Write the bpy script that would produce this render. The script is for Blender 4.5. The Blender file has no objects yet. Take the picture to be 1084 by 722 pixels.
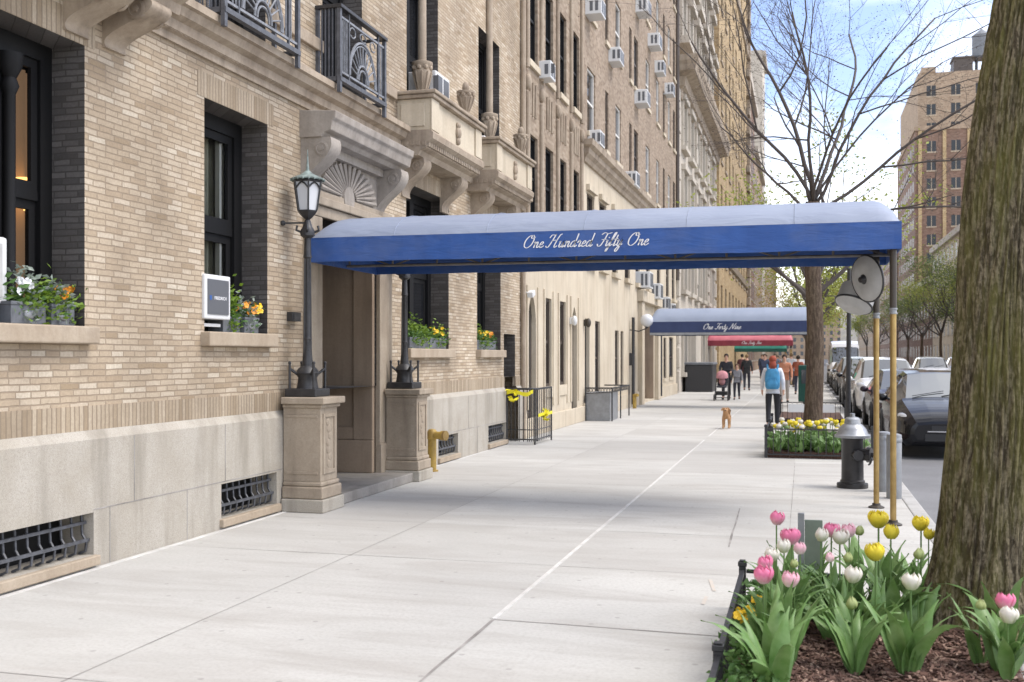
import bpy, bmesh, math, random
from mathutils import Vector, Matrix
C = bpy.context.scene.collection
sc = bpy.context.scene
PI = math.pi
R = random.Random(7)

# ---------------------------------------------------------------- surveying: measured picture angles -> world metres
F = 1120.0; TH = math.atan(308 / F); SN = math.sin(TH); CS = math.cos(TH); EYE = 1.65
def wy(u, X=-5.4):                       # street distance Y at which a sight line of bearing u meets the plane x = X
    t = (u - 542) / F; zc = X / (t * CS - SN); return zc * (t * SN + CS)
def gx(u, v, Z=0):                       # point on a level plane
    zc = F * (EYE - Z) / (v - 377); xc = (u - 542) / F * zc
    return (xc * CS - zc * SN, xc * SN + zc * CS)
def ay(u, v, Y):
    t = (u - 542) / F; zc = Y / (t * SN + CS)
    return (zc * (t * CS - SN), EYE + (377 - v) * zc / F)

# ---------------------------------------------------------------- mesh helpers
class MB:
    def __init__(s): s.v = []; s.f = []; s.m = []
    def add(s, vs, fs, mi=0):
        n = len(s.v); s.v += [tuple(p) for p in vs]
        for f in fs: s.f.append([n + i for i in f]); s.m.append(mi)
        return s
    def quad(s, a, b, c, d, mi=0): return s.add([a, b, c, d], [(0, 1, 2, 3)], mi)
    def box(s, x0, x1, y0, y1, z0, z1, mi=0):
        x0, x1 = min(x0, x1), max(x0, x1); y0, y1 = min(y0, y1), max(y0, y1); z0, z1 = min(z0, z1), max(z0, z1)
        return s.add([(x0,y0,z0),(x1,y0,z0),(x1,y1,z0),(x0,y1,z0),(x0,y0,z1),(x1,y0,z1),(x1,y1,z1),(x0,y1,z1)],
              [(0,3,2,1),(4,5,6,7),(0,1,5,4),(1,2,6,5),(2,3,7,6),(3,0,4,7)], mi)
    def obox(s, c, size, M, mi=0):
        hx, hy, hz = size[0]/2, size[1]/2, size[2]/2; c = Vector(c); vs = []
        for z in (-hz, hz):
            for x, y in ((-hx,-hy),(hx,-hy),(hx,hy),(-hx,hy)): vs.append(c + M @ Vector((x,y,z)))
        return s.add(vs, [(0,3,2,1),(4,5,6,7),(0,1,5,4),(1,2,6,5),(2,3,7,6),(3,0,4,7)], mi)
    def prism(s, poly, axis, a0, a1, mi=0):      # poly in the two other axes (cyclic order), extruded along axis
        n = len(poly); vs = []
        for a in (a0, a1):
            for p, q in poly:
                vs.append({'x': (a, p, q), 'y': (p, a, q), 'z': (p, q, a)}[axis])
        fs = [tuple(range(n)), tuple(range(2*n-1, n-1, -1))]
        for i in range(n): j = (i+1) % n; fs.append((j, i, n+i, n+j))
        return s.add(vs, fs, mi)
    def lathe(s, prof, c=(0,0,0), n=16, mi=0, axis=None, sq=None):
        c = Vector(c); M = Matrix.Identity(3) if axis is None else Vector((0,0,1)).rotation_difference(Vector(axis)).to_matrix()
        vs = []; k = len(prof)
        for r, z in prof:
            for i in range(n):
                a = 2*PI*i/n + (PI/n if sq else 0); vs.append(c + M @ Vector((r*math.cos(a), r*math.sin(a), z)))
        fs = []
        for j in range(k-1):
            for i in range(n):
                i2 = (i+1) % n; fs.append((j*n+i, j*n+i2, (j+1)*n+i2, (j+1)*n+i))
        if prof[0][0] > 1e-5: fs.append(tuple(range(n-1, -1, -1)))
        if prof[-1][0] > 1e-5: fs.append(tuple((k-1)*n+i for i in range(n)))
        return s.add(vs, fs, mi)
    def tube(s, pts, rad, n=8, mi=0, flat=None):
        pts = [Vector(p) for p in pts]; k = len(pts)
        if not hasattr(rad, '__len__'): rad = [rad]*k
        vs = []; up = None
        for i, p in enumerate(pts):
            d = (pts[min(i+1,k-1)] - pts[max(i-1,0)]).normalized()
            if up is None: up = d.orthogonal().normalized()
            up = (up - d*up.dot(d))
            up = up.normalized() if up.length > 1e-6 else d.orthogonal().normalized()
            w = d.cross(up)
            for j in range(n):
                a = 2*PI*j/n; vs.append(p + (up*math.cos(a) + w*math.sin(a))*rad[i])
        fs = []
        for i in range(k-1):
            for j in range(n):
                j2 = (j+1) % n; fs.append((i*n+j, i*n+j2, (i+1)*n+j2, (i+1)*n+j))
        fs.append(tuple(range(n-1,-1,-1))); fs.append(tuple((k-1)*n+j for j in range(n)))
        return s.add(vs, fs, mi)
    def ball(s, c, r, nu=12, nv=8, mi=0):
        if not hasattr(r, '__len__'): r = (r, r, r)
        vs = [(c[0], c[1], c[2]-r[2])]
        for j in range(1, nv):
            b = -PI/2 + PI*j/nv
            for i in range(nu):
                a = 2*PI*i/nu; vs.append((c[0]+r[0]*math.cos(a)*math.cos(b), c[1]+r[1]*math.sin(a)*math.cos(b), c[2]+r[2]*math.sin(b)))
        vs.append((c[0], c[1], c[2]+r[2])); L = len(vs)-1; fs = []
        for i in range(nu):
            fs.append((0, 1+(i+1)%nu, 1+i)); fs.append((L, L-nu+i, L-nu+(i+1)%nu))
        for j in range(nv-2):
            for i in range(nu):
                a = 1+j*nu+i; b = 1+j*nu+(i+1)%nu; fs.append((a, b, b+nu, a+nu))
        return s.add(vs, fs, mi)
    def build(s, name, mats, parent=None, smooth=False, bevel=0, loc=None, local=False):
        if not isinstance(mats, (list, tuple)): mats = [mats]
        off = Vector((0,0,0))
        if loc is not None: off = Vector(loc)
        elif parent is not None and not local:
            p = parent
            while p is not None: off += p.location; p = p.parent
        me = bpy.data.meshes.new(name)
        me.from_pydata([tuple(Vector(v) - off) for v in s.v] if off.length > 0 else s.v, [], s.f)
        for m in mats: me.materials.append(m)
        if any(s.m): me.polygons.foreach_set('material_index', s.m)
        if smooth:
            me.polygons.foreach_set('use_smooth', [True]*len(s.f))
            if smooth != 'all': me.set_sharp_from_angle(angle=math.radians(40))
        me.update()
        o = bpy.data.objects.new(name, me); C.objects.link(o)
        if parent is not None: o.parent = parent
        elif loc is not None: o.location = loc
        if bevel:
            b = o.modifiers.new('bevel', 'BEVEL'); b.width = bevel; b.segments = 2; b.limit_method = 'ANGLE'; b.harden_normals = False
        return o
def tag(o, label=None, cat=None, group=None, kind=None):
    if label: o['label'] = label
    if cat: o['category'] = cat
    if group: o['group'] = group
    if kind: o['kind'] = kind
    return o
def empty(name, loc, label=None, cat=None, group=None, rz=0):
    o = bpy.data.objects.new(name, None); C.objects.link(o); o.location = loc; o.rotation_euler = (0,0,rz)
    o.empty_display_size = .1
    return tag(o, label, cat, group)
def copy_tree(o, parent=None):
    c = o.copy(); C.objects.link(c); c.parent = parent
    for ch in list(o.children): copy_tree(ch, c)
    return c

# ---------------------------------------------------------------- materials
def mat(name, col=(.5,.5,.5), rough=.7, metal=0, spec=None):
    m = bpy.data.materials.new(name); m.use_nodes = True
    b = m.node_tree.nodes['Principled BSDF']
    b.inputs['Base Color'].default_value = (*col, 1); b.inputs['Roughness'].default_value = rough; b.inputs['Metallic'].default_value = metal
    if spec is not None: b.inputs['Specular IOR Level'].default_value = spec
    return m
class NT:
    def __init__(s, m): s.t = m.node_tree; s.b = s.t.nodes['Principled BSDF']
    def n(s, ty, **kw):
        o = s.t.nodes.new(ty)
        for k, v in kw.items():
            if k.startswith('i_'):
                key = k[2:]; key = int(key) if key.isdigit() else key.replace('_', ' ')
                o.inputs[key].default_value = v
            else: setattr(o, k, v)
        return o
    def l(s, a, b): s.t.links.new(a, b)
    def ramp(s, fac, stops):
        r = s.n('ShaderNodeValToRGB'); e = r.color_ramp.elements
        while len(e) < len(stops): e.new(.5)
        for i, (p, c) in enumerate(stops): e[i].position = p; e[i].color = (*c, 1)
        s.l(fac, r.inputs[0]); return r.outputs[0]
    def pos(s, scale=(1,1,1)):
        g = s.n('ShaderNodeNewGeometry'); mp = s.n('ShaderNodeMapping'); mp.inputs['Scale'].default_value = scale
        s.l(g.outputs['Position'], mp.inputs[0]); return mp.outputs[0]
    def opos(s, scale=(1,1,1)):
        g = s.n('ShaderNodeTexCoord'); mp = s.n('ShaderNodeMapping'); mp.inputs['Scale'].default_value = scale
        s.l(g.outputs['Object'], mp.inputs[0]); return mp.outputs[0]
    def noise(s, vec, scale, detail=4, rough=.55, dist=0):
        n = s.n('ShaderNodeTexNoise'); n.inputs['Scale'].default_value = scale; n.inputs['Detail'].default_value = detail
        n.inputs['Roughness'].default_value = rough; n.inputs['Distortion'].default_value = dist
        s.l(vec, n.inputs['Vector']); return n.outputs[0]
    def mix(s, fac, a, b, mode='MIX'):
        x = s.n('ShaderNodeMix', data_type='RGBA', blend_type=mode)
        if isinstance(fac, float): x.inputs[0].default_value = fac
        else: s.l(fac, x.inputs[0])
        for i, q in ((6, a), (7, b)):
            if isinstance(q, tuple): x.inputs[i].default_value = (*q, 1)
            else: s.l(q, x.inputs[i])
        return x.outputs[2]
    def math(s, op, a, b=0.0):
        x = s.n('ShaderNodeMath', operation=op)
        for i, q in ((0, a), (1, b)):
            if isinstance(q, (int, float)): x.inputs[i].default_value = q
            else: s.l(q, x.inputs[i])
        return x.outputs[0]
    def bump(s, h, strength=.3, dist=.01):
        b = s.n('ShaderNodeBump'); b.inputs['Strength'].default_value = strength; b.inputs['Distance'].default_value = dist
        s.l(h, b.inputs['Height']); s.l(b.outputs[0], s.b.inputs['Normal'])
    def col(s, c): s.l(c, s.b.inputs['Base Color'])
def brick(name, stops, mortar, bl=.30, bh=.056, soldier=False, grime=.25, mort=.007, strength=.5):
    m = mat(name, rough=.88, spec=.2); t = NT(m)
    g = t.n('ShaderNodeNewGeometry'); sp = t.n('ShaderNodeSeparateXYZ'); t.l(g.outputs['Position'], sp.inputs[0])
    h = t.math('ADD', sp.outputs[0], sp.outputs[1]); cb = t.n('ShaderNodeCombineXYZ')
    if soldier: t.l(sp.outputs[2], cb.inputs[0]); t.l(h, cb.inputs[1])
    else: t.l(h, cb.inputs[0]); t.l(sp.outputs[2], cb.inputs[1])
    wob = t.n('ShaderNodeTexNoise'); wob.inputs['Scale'].default_value = 7; wob.inputs['Detail'].default_value = 3; t.l(g.outputs['Position'], wob.inputs['Vector']); wv = t.n('ShaderNodeVectorMath', operation='MULTIPLY_ADD'); wv.inputs[1].default_value = (.016,.016,0); t.l(wob.outputs[1], wv.inputs[0]); t.l(cb.outputs[0], wv.inputs[2])
    b = t.n('ShaderNodeTexBrick'); b.offset = .5; b.squash = .72; b.squash_frequency = 3
    t.l(wv.outputs[0], b.inputs['Vector'])
    b.inputs['Scale'].default_value = 1; b.inputs['Brick Width'].default_value = bl; b.inputs['Row Height'].default_value = bh
    b.inputs['Mortar Size'].default_value = mort; b.inputs['Mortar Smooth'].default_value = .3; b.inputs['Bias'].default_value = 0
    b.inputs['Color1'].default_value = (0,0,0,1); b.inputs['Color2'].default_value = (1,1,1,1); b.inputs['Mortar'].default_value = (.5,.5,.5,1)
    c = t.ramp(b.outputs['Color'], stops)
    fine = t.noise(g.outputs['Position'], 45, 3)
    c = t.mix(t.ramp(fine, [(.3,(.0,.0,.0)),(.75,(.35,.35,.35))]), c, tuple(x*.55 for x in stops[0][1]))
    c = t.mix(b.outputs['Fac'], c, mortar)
    big = t.noise(t.pos((.6,.6,.35)), 1.2, 5, .6)
    c = t.mix(t.ramp(big, [(.38,(grime,)*3),(.62,(0,0,0))]), c, (.11,.085,.062))
    t.col(c)
    hh = t.math('SUBTRACT', t.math('MULTIPLY', fine, .3), b.outputs['Fac'])
    t.bump(hh, strength, .012)
    return m
def stone(name, base, dark, scale=1.5, speck=0.0, grain=30, rough=.8, bumps=.25, streak=.5):
    m = mat(name, base, rough, spec=.3); t = NT(m)
    p = t.pos((1,1,1)); n1 = t.noise(p, scale, 6, .65, .3); n2 = t.noise(p, grain, 4, .7); n3 = t.noise(t.pos((3,3,.35)), 1.3, 5, .6)
    c = t.mix(t.ramp(n1, [(.35,(0,0,0)),(.7,(.7,.7,.7))]), base, dark)
    c = t.mix(t.ramp(n3, [(.5,(0,0,0)),(.72,(streak,)*3)]), c, tuple(x*.6 for x in dark))
    if speck:
        n4 = t.noise(p, 140, 2, .8); c = t.mix(t.ramp(n4, [(.42,(speck,)*3),(.5,(0,0,0)),(.56,(0,0,0)),(.66,(speck*.6,)*3)]), c, tuple(x*.45 for x in base))
    c = t.mix(t.ramp(n2, [(.3,(.25,)*3),(.6,(0,0,0))]), c, tuple(x*.7 for x in dark))
    t.col(c); t.bump(n2, bumps, .01)
    return m
def varied(name, a, b, scale=8, rough=.6, metal=0, bump=0, spec=None, obj=True, detail=5):
    m = mat(name, a, rough, metal, spec); t = NT(m); p = t.opos() if obj else t.pos()
    n = t.noise(p, scale, detail, .6); t.col(t.mix(t.ramp(n, [(.35,(0,0,0)),(.68,(1,1,1))]), a, b))
    if bump: t.bump(n, bump, .01)
    return m
M = {}
tan = [(0,(.36,.275,.18)),(.10,(.45,.355,.25)),(.45,(.52,.424,.308)),(.75,(.57,.474,.355)),(.92,(.612,.522,.405)),(1,(.68,.60,.475))]
M['brick'] = brick('pale_roman_brick', tan, (.335,.265,.19), bl=.215, bh=.050, grime=.42, mort=.006, strength=.8)
M['soldier'] = brick('soldier_brick', [(0,(.34,.265,.18)),(.5,(.44,.36,.26)),(1,(.54,.455,.345))], (.26,.205,.145), soldier=True, bl=50, bh=.052, grime=.4)
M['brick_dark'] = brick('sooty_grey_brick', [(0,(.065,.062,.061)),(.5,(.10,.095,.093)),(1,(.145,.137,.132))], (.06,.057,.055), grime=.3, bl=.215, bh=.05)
M['brickB'] = brick('brown_brick', [(0,(.24,.18,.13)),(.5,(.33,.26,.19)),(1,(.42,.345,.265))], (.3,.24,.18), bl=.22, bh=.07, strength=.3)
M['brickC'] = brick('sand_brick', [(0,(.235,.175,.125)),(.5,(.32,.25,.185)),(1,(.40,.325,.25))], (.3,.24,.185), bl=.22, bh=.07, strength=.3)
M['brickE'] = brick('yellow_brick', [(0,(.36,.25,.13)),(.5,(.45,.33,.18)),(1,(.52,.40,.24))], (.36,.28,.18), bl=.4, bh=.12, strength=.2)
M['brickR'] = brick('red_brown_brick', [(0,(.16,.095,.07)),(.5,(.22,.14,.105)),(1,(.28,.185,.14))], (.2,.14,.11), bl=.5, bh=.15, strength=.2)
M['brickT'] = brick('tan_brick', [(0,(.28,.20,.14)),(.5,(.35,.26,.185)),(1,(.41,.32,.23))], (.3,.24,.18), bl=.5, bh=.15, strength=.2)
M['lime'] = stone('limestone', (.57,.50,.385), (.44,.365,.265), 1.0, streak=.45)
M['limeW'] = stone('white_limestone', (.50,.455,.385), (.38,.335,.28), .6, streak=.3)
M['trim'] = stone('carved_stone', (.41,.34,.26), (.235,.18,.13), 2.5, grain=22, bumps=.5, streak=.7)
M['hood'] = stone('hood_stone', (.37,.33,.285), (.22,.19,.16), 3, grain=22, bumps=.4)
M['granite'] = stone('grey_granite', (.47,.435,.375), (.355,.315,.25), 2.2, speck=.5, grain=60, streak=.7)
M['pedestal'] = stone('pedestal_stone', (.41,.345,.265), (.26,.205,.15), 2.6, speck=.2, grain=35, streak=.6)
M['sill'] = stone('sill_stone', (.42,.35,.265), (.30,.23,.16), 3, streak=.3)
M['brown'] = stone('brownstone', (.37,.285,.205), (.27,.20,.145), 1.4, grain=40, streak=.5)
M['step'] = stone('step_stone', (.30,.28,.25), (.2,.18,.16), 3)
M['iron'] = varied('black_iron', (.018,.018,.02), (.035,.034,.035), 20, .45, .0, .1)
M['irongrey'] = varied('grey_painted_iron', (.10,.105,.118), (.05,.052,.058), 14, .5, 0, .1); M['ironpale'] = varied('worn_grey_iron', (.24,.25,.27), (.11,.115,.125), 18, .5, 0, .1)
M['frame'] = mat('black_window_frame', (.006,.006,.0065), .6, 0, .25)
M['framew'] = mat('white_window_frame', (.62,.60,.56), .5)
M['framebr'] = mat('brown_window_frame', (.06,.045,.035), .5)
def glass(name, col, r=.04):
    return mat(name, col, r, 0, .6)
M['glass'] = glass('dark_window_glass', (.013,.014,.016))
M['glassfar'] = mat('far_window_glass', (.035,.04,.045), .35, 0, .25)
M['glassb'] = glass('grey_window_glass', (.06,.068,.078), .08)
gm = bpy.data.materials.new('clear_window_glass'); gm.use_nodes = True; t = gm.node_tree; t.nodes.clear()
o_ = t.nodes.new('ShaderNodeOutputMaterial'); mx = t.nodes.new('ShaderNodeMixShader'); tr = t.nodes.new('ShaderNodeBsdfTransparent'); gl = t.nodes.new('ShaderNodeBsdfGlossy'); fr = t.nodes.new('ShaderNodeFresnel')
gl.inputs['Roughness'].default_value = .03; fr.inputs['IOR'].default_value = 1.5; tr.inputs[0].default_value = (.9,.93,.92,1)
t.links.new(fr.outputs[0], mx.inputs[0]); t.links.new(tr.outputs[0], mx.inputs[1]); t.links.new(gl.outputs[0], mx.inputs[2]); t.links.new(mx.outputs[0], o_.inputs[0])
M['clear'] = gm
M['brass'] = varied('brass', (.40,.28,.11), (.28,.185,.07), 9, .38, .75)
M['bronze'] = mat('dark_bronze', (.055,.045,.035), .45, .3)
M['white'] = mat('white_enamel', (.62,.625,.62), .45)
M['offwhite'] = varied('weathered_white_metal', (.47,.465,.45), (.37,.365,.35), 5, .5)
M['acgrille'] = mat('grey_plastic_grille', (.10,.105,.115), .5)
M['blue'] = varied('blue_canvas', (.024,.090,.315), (.020,.076,.275), 3, .62, 0, .06)
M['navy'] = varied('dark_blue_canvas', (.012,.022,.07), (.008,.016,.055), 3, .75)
M['pale'] = varied('pale_roof_canvas', (.225,.262,.345), (.262,.30,.385), 1.2, .55, 0, .05)  # roof cloth, a paler blue than the valance
M['navy2'] = varied('navy_canvas', (.028,.045,.12), (.022,.036,.1), 3, .7)
M['pale2'] = varied('pale_blue_canvas', (.26,.30,.385), (.23,.27,.35), 2, .55)
M['red'] = varied('red_canvas', (.26,.03,.045), (.2,.02,.035), 3, .6); M['pink'] = varied('faded_red_canvas', (.5,.14,.17), (.42,.1,.13), 3, .6)
M['green'] = varied('green_canvas', (.02,.22,.16), (.015,.17,.12), 3, .6); M['dgreen'] = mat('dark_green_canvas', (.012,.08,.06), .7)
for k_ in ('blue','pale'):
    t = NT(M[k_]); wr = t.noise(t.pos((1.3,3,5)), 1.6, 4, .5, .8); fl = t.noise(t.pos((.8,2,1.2)), 2.2, 5, .65)
    for l_ in list(t.b.inputs['Normal'].links): t.t.links.remove(l_)
    t.bump(wr, .35, .05); src = t.b.inputs['Base Color'].links[0].from_socket
    t.col(t.mix(t.ramp(fl, [(.42,(0,0,0)),(.72,(.30,.30,.30))]), src, (.16,.19,.28)))
M['letter'] = mat('white_lettering', (.8,.8,.8), .6)
M['galv'] = varied('galvanised_pipe', (.30,.31,.32), (.22,.225,.23), 7, .45, .35)
M['silver'] = varied('silver_paint', (.35,.36,.375), (.23,.24,.25), 9, .38, .55)
M['black'] = varied('black_paint', (.014,.013,.014), (.03,.028,.028), 8, .4)
M['yellow'] = varied('yellow_paint', (.42,.28,.05), (.25,.16,.04), 9, .5); M['tape'] = mat('yellow_tape', (.75,.66,.02), .5)
M['copper'] = varied('verdigris_copper', (.24,.30,.28), (.10,.12,.115), 14, .6)
M['opal'] = mat('opal_glass', (.56,.57,.59), .25)
M['leadbox'] = varied('lead_planter', (.16,.17,.185), (.10,.105,.115), 9, .6, 0, .1)
def leafmat(name, a, b, scale=6, tr=.25, rough=.5):
    m = varied(name, a, b, scale, rough, 0, 0, .35); n = m.node_tree.nodes; bs = n['Principled BSDF']
    L = m.node_tree.links; src = bs.inputs['Base Color'].links[0].from_socket
    tl = n.new('ShaderNodeBsdfTranslucent'); mxs = n.new('ShaderNodeMixShader'); mxs.inputs[0].default_value = tr
    L.new(src, tl.inputs[0]); L.new(bs.outputs[0], mxs.inputs[1]); L.new(tl.outputs[0], mxs.inputs[2]); L.new(mxs.outputs[0], n['Material Output'].inputs[0])
    return m
M['leaf'] = leafmat('tulip_leaf', (.115,.225,.055), (.22,.33,.13), 9, .22, .38)
M['leaf2'] = leafmat('lime_leaf', (.20,.30,.03), (.12,.21,.03), 20)
M['leaf3'] = leafmat('herb_leaf', (.07,.15,.035), (.12,.22,.06), 20)
M['leafsilver'] = leafmat('silver_leaf', (.28,.32,.27), (.2,.25,.2), 20)
M['treeleaf'] = leafmat('spring_leaf', (.22,.27,.05), (.32,.33,.07), 3, .35)
M['treegreen'] = leafmat('green_tree_leaf', (.10,.15,.04), (.16,.20,.07), 3, .3)
M['treebud'] = leafmat('ochre_bud', (.30,.22,.05), (.36,.30,.08), 3, .3)
def petal(name, a, b):
    m = mat(name, a, .5, 0, .3); t_ = NT(m); g = t_.n('ShaderNodeTexCoord'); sp = t_.n('ShaderNodeSeparateXYZ'); t_.l(g.outputs['Object'], sp.inputs[0])
    w = t_.noise(t_.opos((1,1,.25)), 90, 3); f = t_.math('ADD', t_.math('MULTIPLY', sp.outputs[2], 12), t_.math('MULTIPLY', w, .7))
    t_.col(t_.mix(t_.ramp(f, [(.35,(0,0,0)),(.95,(1,1,1))]), a, b))
    n = m.node_tree.nodes; L = m.node_tree.links; src = t_.b.inputs['Base Color'].links[0].from_socket
    tl = n.new('ShaderNodeBsdfTranslucent'); mxs = n.new('ShaderNodeMixShader'); mxs.inputs[0].default_value = .3
    L.new(src, tl.inputs[0]); L.new(t_.b.outputs[0], mxs.inputs[1]); L.new(tl.outputs[0], mxs.inputs[2]); L.new(mxs.outputs[0], n['Material Output'].inputs[0])
    return m
M['p_pink'] = petal('pink_petal', (.80,.60,.60), (.80,.24,.40)); M['p_ppink'] = petal('pale_pink_petal', (.80,.74,.66), (.82,.48,.55))
M['p_white'] = petal('white_petal', (.62,.66,.42), (.80,.76,.68)); M['p_yellow'] = petal('yellow_petal', (.66,.60,.08), (.84,.70,.06)); M['p_green'] = petal('green_bud', (.30,.38,.12), (.45,.50,.22))
M['p_orange'] = mat('orange_petal', (.75,.28,.02), .5); M['p_yel2'] = mat('pansy_yellow', (.80,.50,.01), .5)
M['stem'] = mat('tulip_stem', (.12,.21,.06), .5)
# bark
def bark(name, a, b, moss, scale=1.0, mossamt=.8):
    m = mat(name, a, .9, 0, .15); t_ = NT(m); p = t_.pos((22*scale,22*scale,3.2*scale)); n = t_.noise(p, 1.0, 5, .55, .35); nb = t_.noise(t_.pos((30*scale,30*scale,9*scale)), 1.0, 3, .6); n = t_.math('MULTIPLY', t_.math('ADD', n, t_.math('MULTIPLY', nb, .8)), .56); n2 = t_.noise(t_.pos((1,1,1)), 60, 4, .7); n3 = t_.noise(t_.pos((9,9,1.6)), 1.0, 6, .7)
    c = t_.mix(t_.ramp(n, [(.47,(0,0,0)),(.56,(1,1,1))]), a, b); c = t_.mix(t_.ramp(n2, [(.35,(.5,.5,.5)),(.6,(0,0,0))]), c, tuple(x*.5 for x in a))
    c = t_.mix(t_.ramp(n3, [(.40,(0,0,0)),(.72,(mossamt,)*3)]), c, moss); t_.col(c)
    t_.bump(t_.math('ADD', n, t_.math('MULTIPLY', n2, .4)), .8, .03); return m
M['bark'] = bark('mossy_bark', (.066,.052,.033), (.235,.195,.13), (.15,.145,.035), 2.3, .75)
M['bark2'] = bark('grey_brown_bark', (.085,.06,.045), (.17,.125,.09), (.12,.10,.05), 1.2, .25)
M['twig'] = mat('dark_twig', (.085,.07,.062), .85)
# ground
m = mat('concrete_pavement', (.46,.44,.41), .85, 0, .25); t = NT(m)
p = t.pos(); n1 = t.noise(p, .55, 6, .6, .4); n2 = t.noise(p, 38, 4, .7); n3 = t.noise(t.pos((.35,1.6,1)), 1.6, 6, .65, .6)
g = t.n('ShaderNodeNewGeometry'); sx = t.n('ShaderNodeSeparateXYZ'); t.l(g.outputs['Position'], sx.inputs[0])
cx_ = t.n('ShaderNodeCombineXYZ'); t.l(t.math('FLOOR', t.math('DIVIDE', t.math('ADD', sx.outputs[0], 1.87), 1.75)), cx_.inputs[0]); t.l(t.math('FLOOR', t.math('DIVIDE', t.math('SUBTRACT', sx.outputs[1], 6.36), 1.75)), cx_.inputs[1])
wn = t.n('ShaderNodeTexWhiteNoise', noise_dimensions='2D'); t.l(cx_.outputs[0], wn.inputs[0])
c = t.mix(t.ramp(n1, [(.32,(0,0,0)),(.68,(1,1,1))]), (.435,.428,.40), (.52,.512,.48))
c = t.mix(t.ramp(n3, [(.46,(0,0,0)),(.68,(.75,.75,.75))]), c, (.37,.35,.32))
c = t.mix(t.ramp(wn.outputs[0], [(0,(.55,)*3),(.35,(.2,)*3),(.6,(0,0,0)),(1,(0,0,0))]), c, (.36,.345,.32))
c = t.mix(t.ramp(n2, [(.32,(.4,)*3),(.55,(0,0,0))]), c, (.33,.31,.285))
vo = t.n('ShaderNodeTexVoronoi', voronoi_dimensions='2D'); vo.inputs['Scale'].default_value = 1.7; t.l(p, vo.inputs['Vector']); c = t.mix(t.ramp(vo.outputs['Distance'], [(.022,(.45,)*3),(.034,(0,0,0))]), c, (.22,.205,.19)); spk = t.noise(p, 5, 5, .7); c = t.mix(t.ramp(spk, [(.60,(0,0,0)),(.72,(.5,)*3)]), c, (.33,.31,.28))
t.col(c); t.bump(n2, .2, .006); M['pave'] = m
M['joint'] = varied('dark_joint', (.19,.175,.16), (.38,.36,.335), 3, .9, obj=False); M['caulk'] = varied('pale_caulk', (.62,.61,.58), (.47,.455,.425), 5, .7, obj=False)
M['kerb'] = stone('kerb_stone', (.44,.43,.41), (.33,.32,.30), 2, grain=50)
m = mat('asphalt', (.06,.06,.062), .85); t = NT(m); p = t.pos(); n1 = t.noise(p, .8, 5); n2 = t.noise(p, 60, 3, .8)
c = t.mix(t.ramp(n1, [(.35,(0,0,0)),(.65,(1,1,1))]), (.16,.16,.165), (.22,.22,.225)); c = t.mix(t.ramp(n2, [(.35,(.6,)*3),(.6,(0,0,0))]), c, (.08,.08,.08)); t.col(c); t.bump(n2, .4, .01); M['asphalt'] = m
M['ground'] = varied('earth', (.16,.15,.13), (.12,.11,.1), .5, .9, obj=False)
m = mat('bark_mulch', (.10,.05,.035), .9); t = NT(m); p = t.pos(); v = t.n('ShaderNodeTexVoronoi'); v.inputs['Scale'].default_value = 55; t.l(t.pos((1,.5,1)), v.inputs['Vector'])
t.col(t.ramp(t.noise(p, 40, 4, .7), [(.3,(.03,.016,.011)),(.5,(.085,.043,.03)),(.7,(.17,.10,.075))])); t.bump(v.outputs[0], .8, .02); M['mulch'] = m
m = mat('mulch_chip', (.12,.06,.04), .85); t = NT(m); gi = t.n('ShaderNodeNewGeometry'); t.col(t.ramp(gi.outputs['Random Per Island'], [(0,(.055,.027,.02)),(.45,(.13,.068,.048)),(.8,(.22,.135,.10)),(1,(.36,.25,.19))])); M['chip'] = m
# ================================================================ SETTING
FX = -5.4                                     # plane of the row of facades
def struct(mb, name, m, **k): return tag(mb.build(name, m, **k), kind='structure')
g = MB(); g.box(-60, 1.0, -30, 700, -.6, -.004); struct(g, 'earth', M['ground'])
s = MB(); s.box(-9, 1.10, -20, 620, -.12, 0); struct(s, 'sidewalk', M['pave'])
k = MB()
y = -18
while y < 300:
    k.box(1.104, 1.26, y, y+1.19, -.14, .004); y += 1.2
struct(k, 'kerb', M['kerb'], bevel=.015)
r = MB(); r.box(1.0, 40, -40, 700, -.5, -.13); struct(r, 'road', M['asphalt'])
r = MB(); r.box(12.2, 60, -40, 700, -.12, .01); struct(r, 'far_sidewalk', M['pave'])
j = MB()
JX = -1.87
j.box(JX-.014, JX+.014, 6.37, 21, .0, .004)
for a in range(3): j.box(JX-.010, JX+.010, 22+a*9, 30.5+a*9, 0, .004)
j.box(FX+.09, FX+.135, 2.0, 10.15, 0, .005); j.box(FX+.075, FX+.10, 14.6, 19.1, 0, .005)
struct(j, 'caulk_line', M['caulk'])
j = MB()
def jline(x0, y0, x1, y1, w=.009):
    d = Vector((x1-x0, y1-y0, 0)).normalized(); n = Vector((-d.y, d.x, 0))*w; segs = max(2, int(math.dist((x0,y0),(x1,y1))/.35)); P = []
    for i in range(segs+1):
        q = i/segs; o_ = n*(R.uniform(.55, 1.2)); c_ = Vector((x0+(x1-x0)*q, y0+(y1-y0)*q, .0022)) + n*R.uniform(-.35,.35); P.append((c_+o_, c_-o_))
    for i in range(segs): j.quad(P[i][1], P[i+1][1], P[i+1][0], P[i][0])
jline(JX, 2.5, JX-.0, 6.35, .010); jline(JX, 6.36, -.40, 6.33, .010)
for i in range(-1, 22):
    yy = 6.36 + 1.75*i
    if i == 0: continue
    jline(FX+.15, yy, JX-.02, yy+.01, .0035); 
    if i > 0: jline(JX+.02, yy, -.6 if yy < 7.3 else 1.09, yy, .0035)
jline(-3.62, 2.5, -3.62, 30, .0035); jline(-.12, 7.3, -.12, 17, .0035); jline(-.62, 9.3, -.66, 11.7, .011)
for i in range(12): jline(FX+.3, 46+i*5, 1.0, 46+i*5, .012)
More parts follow.
